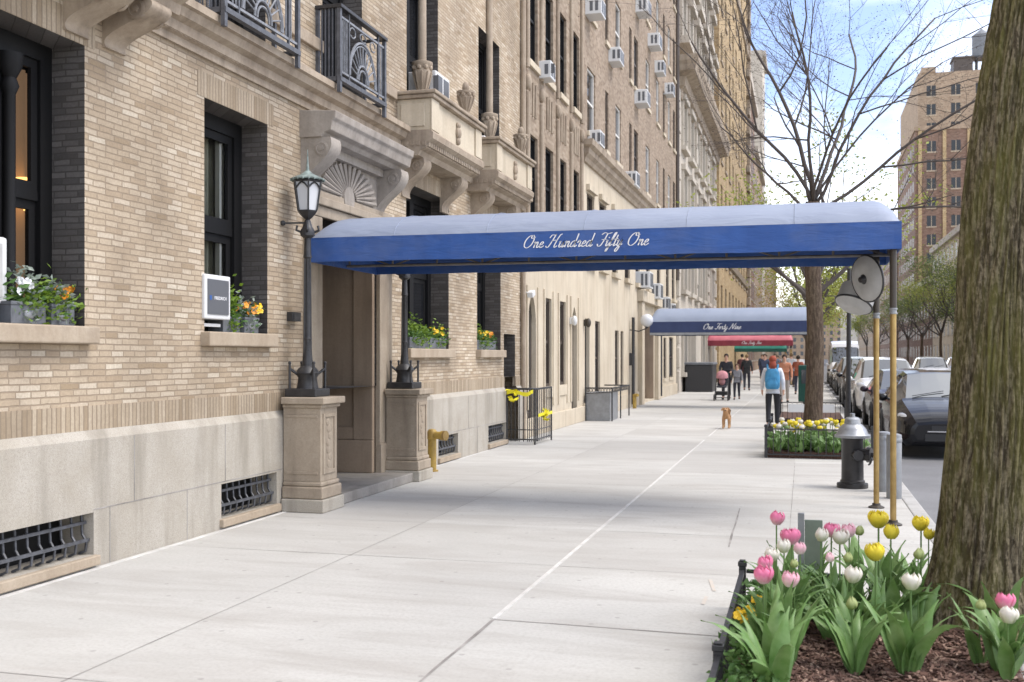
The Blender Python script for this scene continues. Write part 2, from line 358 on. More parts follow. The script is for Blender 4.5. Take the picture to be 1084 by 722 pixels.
struct(j, 'paving_joint', M['joint'])
om = varied('faded_orange_paint', (.46,.435,.40), (.51,.435,.355), 22, .85, obj=False)
j = MB()
for q in ((752,614,756,626),(748,632,744,640)):
    a_ = gx(q[0], q[1]); b_ = gx(q[2], q[3]); d = Vector((b_[0]-a_[0], b_[1]-a_[1], 0)).normalized(); n = Vector((-d.y,d.x,0))*.013
    j.quad(Vector((*a_,.0035))+n, Vector((*b_,.0035))+n, Vector((*b_,.0035))-n, Vector((*a_,.0035))-n)
tag(j.build('utility_paint_mark', om), kind='structure')

# ---------------------------------------------------------------- wall with real openings
def wall(y0, y1, z0, z1, ops, X=FX, dep=.32, mats=None, parent=None, name='wall', extra=None):
    """front sheet with rectangular openings (ya, yb, za, zb[, depth]); slot 0 front, slot 1 reveals"""
    ys = sorted({y0, y1, *[o[0] for o in ops], *[o[1] for o in ops]}); zs = sorted({z0, z1, *[o[2] for o in ops], *[o[3] for o in ops]})
    ys = [q for q in ys if y0 <= q <= y1]; zs = [q for q in zs if z0 <= q <= z1]
    mb = MB()
    for i in range(len(ys)-1):
        run = None
        for k_ in range(len(zs)-1):
            cy = (ys[i]+ys[i+1])/2; cz = (zs[k_]+zs[k_+1])/2
            solid = not any(o[0] < cy < o[1] and o[2] < cz < o[3] for o in ops)
            if solid and run is None: run = zs[k_]
            if (not solid) and run is not None: mb.quad((X,ys[i],run),(X,ys[i+1],run),(X,ys[i+1],zs[k_]),(X,ys[i],zs[k_])); run = None
        if run is not None: mb.quad((X,ys[i],run),(X,ys[i+1],run),(X,ys[i+1],z1),(X,ys[i],z1))
    for o in ops:
        a, b, c, d = o[:4]; D = X - (o[4] if len(o) > 4 else dep)
        mb.quad((X,a,c),(D,a,c),(D,a,d),(X,a,d),1); mb.quad((X,b,d),(D,b,d),(D,b,c),(X,b,c),1)
        mb.quad((X,a,d),(D,a,d),(D,b,d),(X,b,d),1); mb.quad((X,b,c),(D,b,c),(D,a,c),(X,a,c),1)
    if extra: extra(mb)
    return mb.build(name, mats, parent)
def core(parent, y0, y1, z1, m, X=FX, back=14, dep=.62, side=None):
    """the body behind the front: side walls, roof and a dark interior"""
    b = MB(); b.quad((X,y0,0),(X,y0,z1),(X-back,y0,z1),(X-back,y0,0)); b.quad((X,y1,0),(X-back,y1,0),(X-back,y1,z1),(X,y1,z1)); b.quad((X,y0,z1),(X,y1,z1),(X-back,y1,z1),(X-back,y0,z1))
    b.quad((X-back,y0,0),(X-back,y0,z1),(X-back,y1,z1),(X-back,y1,0))
    b.build('side_wall', m, parent)
    d = MB(); d.quad((X-dep,y0+.01,0),(X-dep,y1-.01,0),(X-dep,y1-.01,z1),(X-dep,y0+.01,z1)); d.build('dark_interior', M['frame'], parent)
def window(parent, ya, yb, za, zb, X, fm, gm_, rail=.5, fw=.07, mull=0, sill=None, name='window'):
    """sash window: frame mesh, with panes and sash as sub-parts"""
    f = MB(); t_ = .07
    f.box(X-t_, X, ya, ya+fw, za, zb); f.box(X-t_, X, yb-fw, yb, za, zb); f.box(X-t_, X, ya+fw, yb-fw, zb-fw, zb); f.box(X-t_, X, ya+fw, yb-fw, za, za+fw)
    for i in range(mull):
        c_ = ya + (yb-ya)*(i+1)/(mull+1); f.box(X-t_, X+.03, c_-fw*.6, c_+fw*.6, za+fw, zb-fw)
    w = f.build(name, fm, parent)
    sx_ = MB(); zm = za + (zb-za)*rail; s_ = fw*.55
    edges = [ya+fw] + [ya+(yb-ya)*(i+1)/(mull+1) for i in range(mull)] + [yb-fw]
    for i in range(len(edges)-1):
        a = edges[i] + (fw*.6 if i else 0); b = edges[i+1] - (fw*.6 if i < len(edges)-2 else 0)
        sx_.box(X-t_*1.1, X-t_*.35, a, b, zm-s_/2, zm+s_/2)
        for q0, q1, dx in ((za+fw, zm-s_/2, -.02), (zm+s_/2, zb-fw, 0)):
            sx_.box(X-t_*.9+dx, X-t_*.4+dx, a, a+s_, q0, q1); sx_.box(X-t_*.9+dx, X-t_*.4+dx, b-s_, b, q0, q1)
            sx_.box(X-t_*.9+dx, X-t_*.4+dx, a+s_, b-s_, q0, q0+s_); sx_.box(X-t_*.9+dx, X-t_*.4+dx, a+s_, b-s_, q1-s_, q1)
    sx_.build('sash', fm, w)
    p = MB(); p.quad((X-t_*.8,ya+fw,za+fw),(X-t_*.8,yb-fw,za+fw),(X-t_*.8,yb-fw,zb-fw),(X-t_*.8,ya+fw,zb-fw)); p.build('pane', gm_, w)
    return w
def simple_window(parent, ya, yb, za, zb, X, fm, gm_, mull=0, fw=.06):
    f = MB(); t_ = .06; zm = (za+zb)/2
    f.box(X-t_, X, ya, ya+fw, za, zb); f.box(X-t_, X, yb-fw, yb, za, zb); f.box(X-t_, X, ya+fw, yb-fw, zb-fw, zb); f.box(X-t_, X, ya+fw, yb-fw, za, za+fw); f.box(X-t_, X-.01, ya+fw, yb-fw, zm-.03, zm+.03)
    if mull: f.box(X-t_, X+.02, (ya+yb)/2-.05, (ya+yb)/2+.05, za+fw, zb-fw)
    w = f.build('window', fm, parent)
    p = MB(); p.quad((X-t_*.8,ya+fw,za+fw),(X-t_*.8,yb-fw,za+fw),(X-t_*.8,yb-fw,zb-fw),(X-t_*.8,ya+fw,zb-fw)); p.build('pane', gm_, w)
    return w
def cornice(mb, y0, y1, prof, X=FX, ret=True):
    """moulding: prof = [(projection, z)...] from the wall bottom outwards to the wall top; mitred returns at both ends"""
    n = len(prof); A = [(X+p, y0-(p if ret else 0)+ (0 if ret else 0), z) for p, z in prof]; B = [(X+p, y1+(p if ret else 0), z) for p, z in prof]
    fs = [(i, n+i, n+i+1, i+1) for i in range(n-1)]; mb.add(A+B, fs)
    if ret:
        W0 = [(X-.02, q[1], q[2]) for q in A]; mb.add(A+W0, [(i+1, i, n+i, n+i+1)[::-1] for i in range(n-1)])
        W1 = [(X-.02, q[1], q[2]) for q in B]; mb.add(B+W1, [(i, i+1, n+i+1, n+i)[::-1] for i in range(n-1)])
    else:
        mb.add(A, [tuple(range(n))]); mb.add(B, [tuple(range(n-1,-1,-1))])
def scroll(mb, yc, w, X0, X1, z0, z1, mi=0):
    """console bracket: S shaped side profile between the wall (X0) and its tip (X1)"""
    P = []; n = 14
    for i in range(n+1):
        q = i/n; x = X0 + (X1-X0)*(1 - (1-math.cos(q*PI))/2*.92 ); z = z1 - (z1-z0)*q
        x += (X1-X0)*.10*math.sin(q*2*PI); P.append((x, z))
    P.append((X0-.02, z0)); P.append((X0-.02, z1))
    mb.prism([(x, z) for x, z in P], 'y', yc-w/2, yc+w/2, mi)
    for sgn in (-1, 1):                         # volute eyes
        mb.lathe([(.085,-.02),(.085,.006),(.06,.012),(.055,.006),(.03,.006),(.028,.014),(.0,.016)], (X1-(X1-X0)*.30, yc+sgn*w/2, z1-(z1-z0)*.20), 18, mi, axis=(0, sgn, 0))

# ================================================================ HOUSE 151 (pale Roman brick)
A = empty('brick_apartment_house', (FX, 10, 0), 'pale roman brick apartment house with granite base and blue canopied doorway', 'building', 'apartment houses in the row')
W1YM = (wy(-4,-5.70)+wy(9,-5.70))/2; W1 = (2*W1YM-7.07, 7.07, 1.88, 4.07); W2 = (8.78, 9.99, 1.88, 4.07); W3 = (14.0, 15.86, 1.76, 4.1); W4 = (17.37, 18.84, 1.76, 4.1)
DOOR = (11.2, 12.92, 0.12, 3.25, 1.1); D2 = (19.06, 19.86, .0, 2.07, .5)
UPW = [(6.0, 7.0), (8.85, 9.95), (11.3, 12.45), (14.02, 15.35), (17.45, 18.75)]
UW = [(a, b, 4.85, 7.35) for a, b in UPW]; UW2 = [(a, b, 8.6, 10.6) for a, b in UPW]
AEND = 20.33
def soldiers(mb):
    for W in (W1, W2): pass
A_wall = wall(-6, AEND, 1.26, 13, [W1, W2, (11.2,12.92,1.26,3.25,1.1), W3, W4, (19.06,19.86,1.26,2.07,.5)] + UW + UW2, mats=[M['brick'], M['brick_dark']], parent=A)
core(A, -6, AEND, 13, M['brick'], dep=1.4)
sb = MB()                                       # soldier courses: at the foot of the wall and over the windows
for a, b in ((-6, DOOR[0]-.42), (DOOR[1]+.42, 19.06), (19.86, AEND)): sb.box(FX-.05, FX+.012, a, b, 1.07, 1.262)
for W in (W1, W2, W3, W4): sb.box(FX-.05, FX+.004, W[0]-.12, W[1]+.12, W[3]+.002, W[3]+.235)
sb.build('soldier_course', M['soldier'], A)
# granite base with basement openings
GR = [(4.4, 7.1, .10, .43, .3), (8.98, 10.08, .09, .43, .3), (15.2, 16.15, .10, .42, .3), (17.85, 19.0, .10, .42, .3)]
GX = FX + .06
def base(y0, y1, ops):
    def ex(mb):
        mb.quad((GX,y0,1.0),(GX,y1,1.0),(FX-.01,y1,1.10),(FX-.01,y0,1.10))
    return wall(y0, y1, 0, 1.0, ops, X=GX, mats=[M['granite'], M['granite']], parent=A, name='granite_base', extra=ex)
base(-6, 10.79, GR[:2]); base(13.36, 19.04, GR[2:]); base(19.88, AEND, [])
for a, b, c_, d in [(yy-.004, yy+.004, .456, .995) for yy in (3.3, 7.62, 9.05, 16.7)] + [(yy-.004, yy+.004, 0, .446) for yy in (7.3, 8.4, 17.2)] + [(7.1, 10.2, .447, .455), (13.6, 19.0, .447, .455)]:
    gj = MB(); gj.box(GX-.01, GX+.0025, a, b, c_, d); gj.build('base_joint', M['joint'], A)
for o in GR: bl = MB(); bl.box(GX-.02, GX+.045, o[0]-.03, o[1]+.03, .02, .098); bl.build('basement_sill', M['sill'], A, bevel=.01)
for o in GR:
    q = MB(); n = int((o[1]-o[0])/.12)
    for i in range(n+1):
        yy = o[0] + .02 + (o[1]-o[0]-.04)*i/n
        q.tube([(GX-.10,yy,o[3]),(GX-.09,yy,.26),(GX-.05,yy,.2),(GX-.06,yy,.13),(GX-.12,yy,.105)], .011, 5)
    for zz in (.215, .35): q.box(GX-.085+(.03 if zz < .3 else 0), GX-.065+(.03 if zz < .3 else 0), o[0], o[1], zz-.012, zz+.012)
    q.build('basement_grille', M['irongrey'], A)
    q = MB(); q.quad((GX-.295,o[0],o[2]),(GX-.295,o[1],o[2]),(GX-.295,o[1],o[3]),(GX-.295,o[0],o[3])); q.build('dark_areaway', M['frame'], A)
for W in (W1, W2, W3, W4): sl = MB(); sl.box(FX-.22, FX+.10, W[0]-.06, W[1]+.06, W[2]-.135, W[2]); sl.build('window_sill', M['sill'], A, bevel=.012)
# ground floor windows: paired sashes in heavy black frames
WX = FX - .30
win1 = window(A, *W1, WX, M['frame'], M['clear'], .46, .13, 1)
cm = MB(); cm.lathe([(.05,0),(.06,.05),(.045,.1),(.045,1.6),(.07,1.66),(.05,1.72),(.09,1.8),(.1,1.9)], (WX+.06, W1YM, W1[2]+.1), 12); cm.build('carved_mullion', M['frame'], win1, smooth=True)
win2 = window(A, *W2, WX, M['frame'], M['clear'], .48, .15, 0)
for W in (W3, W4): window(A, *W, WX, M['frame'], M['glass'], .48, .13, 1)
trimw = MB()                                     # pale inner storm sash seen behind the glass of the second window
for a, b, c, d in ((9.02,9.05,2.05,3.9),(9.70,9.74,2.05,3.9),(9.78,9.81,2.05,3.9)): trimw.box(WX-.14, WX-.09, a, b, c, d)
trimw.build('storm_sash', M['framew'], win2)
def curtain(parent, y0, y1, z0, z1, X, m, amp=.03, per=.14):
    c_ = MB(); n = max(8, int((y1-y0)/.02)); vs = []
    for i in range(n+1):
        yy = y0+(y1-y0)*i/n; x = X + amp*math.sin(yy/per*2*PI) + amp*.4*math.sin(yy/per*4.7)
        vs += [(x,yy,z0),(x,yy,z1)]
    c_.add(vs, [(2*i,2*i+2,2*i+3,2*i+1) for i in range(n)]); return c_.build('curtain', m, parent, smooth='all')
cur = varied('warm_curtain', (.46,.36,.27), (.38,.29,.21), 2, .8); cb_ = cur.node_tree.nodes['Principled BSDF']; cb_.inputs['Emission Color'].default_value = (1,.62,.38,1); cb_.inputs['Emission Strength'].default_value = .06  # faint emission puts the room's warm lamplight into the cloth
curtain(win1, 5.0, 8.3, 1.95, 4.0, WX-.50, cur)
lampm = mat('lit_lamp_shade', (.9,.6,.3)); lb = lampm.node_tree.nodes['Principled BSDF']; lb.inputs['Emission Color'].default_value = (1,.5,.15,1); lb.inputs['Emission Strength'].default_value = 1.2
lm = MB(); lm.lathe([(.10,0),(.075,.16)], (WX-.38, 7.22, 2.93), 14); lm.lathe([(.012,-.1),(.012,0)], (WX-.38,7.22,2.93), 6); lm.build('wall_lamp', lampm, win1, smooth=True)
curtain(win2, 8.82, 10.9, 1.95, 4.0, WX-.22, varied('grey_green_curtain', (.30,.29,.22), (.17,.165,.12), 2, .8), .035, .12)
# upper windows
for i, (a, b) in enumerate(UPW):
    window(A, a, b, 4.85, 7.35, FX-.26, M['frame'], M['glass'], .5, .09, 1 if i > 2 else 0)
    simple_window(A, a, b, 8.6, 10.6, FX-.26, M['frame'], M['glass'])
# belt course
bc = MB()
prof = [(-.01,4.43),(.035,4.43),(.035,4.5),(.09,4.52),(.10,4.60),(.17,4.63),(.20,4.70),(.24,4.71),(.24,4.78),(-.01,4.82)]
cornice(bc, 7.75, 13.55, prof, ret=False)
yy = 7.8
while yy < 13.5: bc.box(FX+.03, FX+.078, yy, yy+.04, 4.51, 4.565); yy += .075
bc.build('belt_course', M['trim'], A)
for a, b in ((16.06,16.75),(19.25,AEND)): bc = MB(); cornice(bc, a, b, prof, ret=False); bc.build('belt_course', M['trim'], A)
for a, b in ((7.65, 8.8), (10.0, 11.25), (12.5, 13.55)): uc = MB(); uc.box(FX-.02, FX+.05, a, b, 5.16, 5.30); uc.build('string_course', M['trim'], A, bevel=.01)
# stone balconies with consoles
def stone_balcony(y0, y1, X1=-4.91):
    root = MB()
    pr = [(-.01,4.40),(X1-FX-.16,4.40),(X1-FX-.13,4.47),(X1-FX-.05,4.50),(X1-FX-.04,4.56),(X1-FX+.05,4.62),(X1-FX+.06,4.70),(X1-FX+.02,4.74),(-.01,4.75)]
    P = [(FX+p, z) for p, z in pr]; root.prism(P, 'y', y0+.0, y1, 0)
    b = root.build('stone_balcony', M['trim'], A)
    q = MB(); q.box(FX, X1, y0+.05, y1-.05, 4.742, 5.18); q.box(X1+.002, X1+.03, y0+.04, y0+.34, 4.745, 5.178); q.box(X1+.002, X1+.03, y1-.34, y1-.04, 4.745, 5.178); q.box(FX+.06, X1-.08, y0+.032, y0+.052, 4.80, 5.12)
    q.build('parapet', M['lime'], b, bevel=.008)
    q = MB(); q.box(FX, X1+.07, y0-.0, y1, 5.182, 5.235); q.box(FX, X1+.10, y0-.03, y1+.03, 5.237, 5.285); q.build('coping', M['trim'], b, bevel=.012)
    q = MB(); yd = y0+.02
    while yd < y1-.05: q.box(X1-.05, X1-.005, yd, yd+.05, 4.515, 4.575); yd += .085
    xd = FX+.05
    while xd < X1-.05: q.box(xd, xd+.05, y0-.012, y0+.05, 4.53, 4.59); xd += .085
    q.build('dentil', M['trim'], b)
    q = MB(); c_ = (X1+.02, (y0+y1)/2, 4.93)
    q.ball(c_, (.05,.07,.09), 10, 8); q.ball((c_[0],c_[1],c_[2]-.12), (.04,.05,.06), 8, 6); q.ball((c_[0],c_[1],c_[2]+.11), (.04,.05,.05), 8, 6); q.build('carved_ornament', M['trim'], b, smooth=True)
    for yc in (y0+.36, y1-.36):
        q = MB(); scroll(q, yc, .30, FX, X1-.16, 3.88, 4.40); q.build('console', M['trim'], b, smooth=True)
    return b
def vase(mb, c, s=1.0, h=1.0):
    mb.lathe([(r_*s, z_*h) for r_, z_ in ((.06,0),(.11,.0),(.11,.04),(.05,.07),(.055,.12),(.10,.22),(.14,.33),(.12,.37),(.155,.40),(.155,.43),(.07,.45))], c, 14)
    for i in range(8): a = 2*PI*i/8; mb.ball((c[0]+.125*s*math.cos(a), c[1]+.125*s*math.sin(a), c[2]+.37*h), .04*s, 6, 5)
    for i in range(10): a = 2*PI*i/10; mb.tube([(c[0]+.06*s*math.cos(a), c[1]+.06*s*math.sin(a), c[2]+.13*h),(c[0]+.11*s*math.cos(a), c[1]+.11*s*math.sin(a), c[2]+.23*h),(c[0]+.145*s*math.cos(a), c[1]+.145*s*math.sin(a), c[2]+.33*h)], .013*s, 4)
b1 = stone_balcony(13.6, 16.0); b2 = stone_balcony(16.8, 19.2)
for b, yc, yf in ((b1, 14.52, 15.5), (b2, 17.95, 18.8)):
    q = MB(); vase(q, (FX+.05, yc, 5.30), 1.0, 1.45); q.build('carved_capital', M['trim'], b, smooth=True)
    q = MB(); q.tube([(FX+.05,yc,5.95),(FX+.05,yc,8.2)], [.062,.056], 14); q.build('colonette', M['trim'], b, smooth=True)
    q = MB(); vase(q, (-5.0, yf, 5.285), .92, 1.0); q.ball((-5.0,yf,5.78), (.06,.06,.09), 8, 6); q.build('urn_finial', M['trim'], b, smooth=True)
# stone balcony over the first window, with two consoles at its end
q = MB(); P = [(FX+p, z) for p, z in ((-.01,4.47),(.42,4.47),(.44,4.55),(.52,4.60),(.53,4.70),(-.01,4.75))]; q.prism(P, 'y', 4.4, 7.72); b0 = q.build('stone_balcony', M['trim'], A)
q = MB(); q.box(FX, FX+.46, 4.5, 7.62, 4.752, 5.2); q.build('parapet', M['lime'], b0)
for yc in (6.95, 7.42): q = MB(); scroll(q, yc, .27, FX, FX+.44, 4.12, 4.47); q.build('console', M['trim'], b0, smooth=True)
# wrought iron balconettes with sunburst panels
def balconette(y0, y1):
    X1 = FX + .30; z0, z1 = 4.80, 5.66; b = MB()
    b.box(FX+.26, X1+.02, y0, y1, z0, z0+.05); b.box(FX, X1, y0, y0+.04, z0, z0+.05); b.box(FX, X1, y1-.04, y1, z0, z0+.05)
    r_ = b.build('iron_balconette', M['irongrey'], A)
    q = MB(); q.box(FX, X1+.035, y0-.02, y0+.05, z1-.03, z1+.012); q.box(X1-.04, X1+.035, y0+.05, y1, z1-.03, z1+.012); q.box(FX, X1, y1-.04, y1+.002, z1-.03, z1+.010); q.build('top_rail', M['iron'], r_, bevel=.006)
    for yy_ in (y0+.02, y1-.02):
        q = MB(); q.box(X1-.03, X1+.012, yy_-.025, yy_+.025, z0-.13, z1-.03); q.build('post', M['irongrey'], r_); q = MB(); q.box(FX, FX+.04, yy_-.02, yy_+.02, z0, z1-.03); q.build('post', M['irongrey'], r_)
    for yy_ in (y0+.27, y1-.23): q = MB(); q.box(X1-.02, X1+.005, yy_-.012, yy_+.012, z0+.05, z1-.03); q.build('bar', M['irongrey'], r_)
    for i in range(5): q = MB(); q.box(FX+.07+i*.045, FX+.082+i*.045, y0+.0, y0+.014, z0+.05, z1-.03); q.build('bar', M['irongrey'], r_)
    q = MB(); yc = (y0+y1)/2; rr = min(.40, (y1-y0)/2-.25); zc = z0+.14; xx = X1-.01
    q.box(xx-.012, xx+.012, y0+.04, y1-.04, z0+.10, z0+.125); q.box(xx-.012, xx+.012, y0+.04, y1-.04, z1-.13, z1-.105)
    for rad, th in ((rr, .016), (rr*.42, .014), (rr*.30, .012), (rr*.92, .009)): q.tube([(xx, yc+rad*math.cos(a_*PI/20), zc+rad*math.sin(a_*PI/20)*1.15) for a_ in range(21)], th, 6)
    for a_ in range(1, 12):
        an = PI*a_/12; q.tube([(xx, yc+rr*.42*math.cos(an), zc+rr*.42*math.sin(an)*1.15), (xx, yc+rr*.93*math.cos(an), zc+rr*.93*math.sin(an)*1.15)], .010, 5)
    for s_ in (-1, 1):
        for kk in range(3): q.tube([(xx, yc+s_*(rr+.07+kk*.055), z0+.12), (xx, yc+s_*(rr+.07+kk*.055), z1-.12)], .009, 5)
        q.tube([(xx, yc+s_*(rr*.75 + .08*math.cos(w_*.7)), z1-.21 + .06*math.sin(w_*.7)) for w_ in range(9)], .009, 5)
    q.tube([(xx, yc+.09*math.cos(w_*.7), z1-.19+.05*math.sin(w_*.7)) for w_ in range(9)], .009, 5)
    q.build('sunburst_panel', M['ironpale'], r_, smooth=True)
balconette(8.62, 10.12); balconette(11.12, 12.5)
# door surround, hood and deep panelled reveal
dw = MB()
for a, b in ((DOOR[0]-.40, DOOR[0]), (DOOR[1], DOOR[1]+.43)):
    dw.box(FX-.02, FX+.055, a, b, .0, 3.25); dw.box(FX-.016, FX+.075, a-.005, b+.005, .0, .5)
dw.box(FX-.02, FX+.06, DOOR[0]-.40, DOOR[1]+.43, 3.252, 3.38); dw.box(FX-.02, FX+.10, DOOR[0]-.43, DOOR[1]+.46, 3.382, 3.48); dw.box(FX-.02, FX+.05, DOOR[0]-.40, DOOR[1]+.43, 3.482, 3.56)
ent = dw.build('door_surround', M['pedestal'], A, bevel=.012)
for yy_, s_ in ((DOOR[1], -1), (DOOR[0], 1)):
    rv = MB()
    rv.box(FX-1.1, FX-.021, yy_+s_*.002, yy_+s_*.03, .12, 3.25); rv.box(FX-1.0, FX-.021, yy_+s_*.031, yy_+s_*.08, .12, .55)
    for xa, xb in ((-.30, -.021), (-.95, -.80)): rv.box(FX+xa, FX+xb, yy_+s_*.031, yy_+s_*.075, .552, 3.2)
    rv.box(FX-.80, FX-.30, yy_+s_*.031, yy_+s_*.062, .552, .72); rv.box(FX-.80, FX-.30, yy_+s_*.031, yy_+s_*.062, 3.0, 3.2)
    rv.build('panelled_reveal', M['brown'], A, bevel=.012)
dr = MB(); dr.box(FX-1.1, FX-1.04, DOOR[0]+.03, DOOR[1]-.03, .12, 3.25); de = dr.build('entrance_door', M['bronze'], A)
dr = MB(); dr.box(FX-1.039, FX-1.03, 11.4, 12.0, .5, 2.3); dr.box(FX-1.039, FX-1.03, 12.12, 12.72, .5, 2.3); dr.build('door_pane', M['glass'], de)
st = MB(); st.box(FX-1.1, FX+.47, 10.86, 13.05, .0, .12); st.build('doorstep', M['step'], A, bevel=.012)
hd = MB(); Z = 4.30
HP = [(-.01,4.08),(.26,4.08),(.30,4.13),(.38,4.15),(.40,4.25),(.43,4.28),(.44,4.36),(-.01,4.39)]
hd.prism([(FX+p, z) for p, z in HP], 'y', 10.72, 13.16)
hood = hd.build('door_hood', M['hood'], A, bevel=.008)
q = MB(); q.box(FX-.02, FX+.03, 11.02, 12.86, 3.562, 4.085); q.box(FX+.032, FX+.12, 11.02, 12.86, 3.98, 4.08)
for i in range(17):
    an = PI*(i+.5)/17; d0, d1 = .16, .58; w_ = .028
    c0 = Vector((FX+.05, 11.94+d0*1.35*math.cos(an), 3.57+d0*.8*math.sin(an))); c1 = Vector((FX+.05, 11.94+d1*1.4*math.cos(an), 3.57+d1*.72*math.sin(an))); q.tube([c0, c1], [.012, .034], 6)
q.lathe([(.16,0),(.15,.03),(0,.04)], (FX+.03, 11.94, 3.57), 18, axis=(1,0,0))
q.build('shell_panel', M['hood'], hood)
for yc in (10.88, 13.0): q = MB(); scroll(q, yc, .26, FX, FX+.36, 3.45, 4.08); q.build('console', M['hood'], hood, smooth=True)
# small service door beyond the last window
q = MB(); q.box(FX-.5, FX-.44, 19.06, 19.86, 0, 2.07)
for i in range(7): q.tube([(FX-.3, 19.1+i*.12, .02),(FX-.3, 19.1+i*.12, 2.05)], .012, 5)
for zz in (.3, 1.1, 1.75): q.box(FX-.31, FX-.29, 19.06, 19.86, zz, zz+.03)
q.build('service_gate', M['iron'], A)
q = MB(); q.tube([(FX+.06, AEND-.06, 0),(FX+.06, AEND-.06, 13)], .05, 8); q.build('downpipe', M['trim'], A, smooth=True)
# small dark plaque on the brick, no lamp in it
q = MB(); q.box(FX+.002, FX+.07, 10.42, 10.62, 2.03, 2.13); q.box(FX+.071, FX+.078, 10.44, 10.60, 2.045, 2.115); tag(q.build('wall_plaque', M['iron'], bevel=.008, loc=(FX, 10.52, 2.03)), 'small dark metal box fixed on brick beside lamp post', 'wall box')

# pedestals
def pedestal(y0, label):
    x0, x1, y1 = FX+.07, FX+.51, y0+.43
    r_ = empty('stone_pedestal', (x0, y0, 0), label, 'pedestal', 'stone pedestals flanking the doorway')
    q = MB(); q.box(x0, x1+.05, y0-.05, y1+.05, 0, .14); q.build('plinth', M['granite'], r_, bevel=.012)
    q = MB(); q.box(x0, x1+.03, y0-.03, y1+.03, .142, .27); q.box(x0, x1+.012, y0-.012, y1+.012, .272, .32); q.build('base_moulding', M['pedestal'], r_, bevel=.015)
    q = MB(); q.box(x0, x1-.01, y0+.01, y1-.01, .322, 1.10)
    q.box(x0+.02, x1-.04, y0+.0, y0+.012, .40, .43); q.box(x0+.02, x1-.04, y0+.0, y0+.012, 1.0, 1.03)
    q.box(x1-.011, x1+.004, y0+.06, y0+.10, .40, 1.04); q.box(x1-.011, x1+.004, y1-.10, y1-.06, .40, 1.04); q.box(x1-.011, x1+.004, y0+.102, y1-.102, .40, .44); q.box(x1-.011, x1+.004, y0+.102, y1-.102, 1.0, 1.04)
    for i in range(7): q.ball((x1-.008, (y0+y1)/2+.03*math.sin(i*1.9), .5+i*.075), (.007,.05,.042), 8, 6)
    q.build('shaft', M['pedestal'], r_, bevel=.006)
    q = MB(); q.box(x0, x1+.02, y0-.02, y1+.02, 1.102, 1.14); q.box(x0, x1+.06, y0-.06, y1+.06, 1.142, 1.215); q.build('cap', M['pedestal'], r_, bevel=.012)
    return ((x0+x1)/2-.04, (y0+y1)/2)
pA = pedestal(10.2, 'carved stone pedestal in front of the first lamp post, left of the doorway')
pB = pedestal(13.08, 'carved stone pedestal beyond the doorway, beside the yellow standpipe')
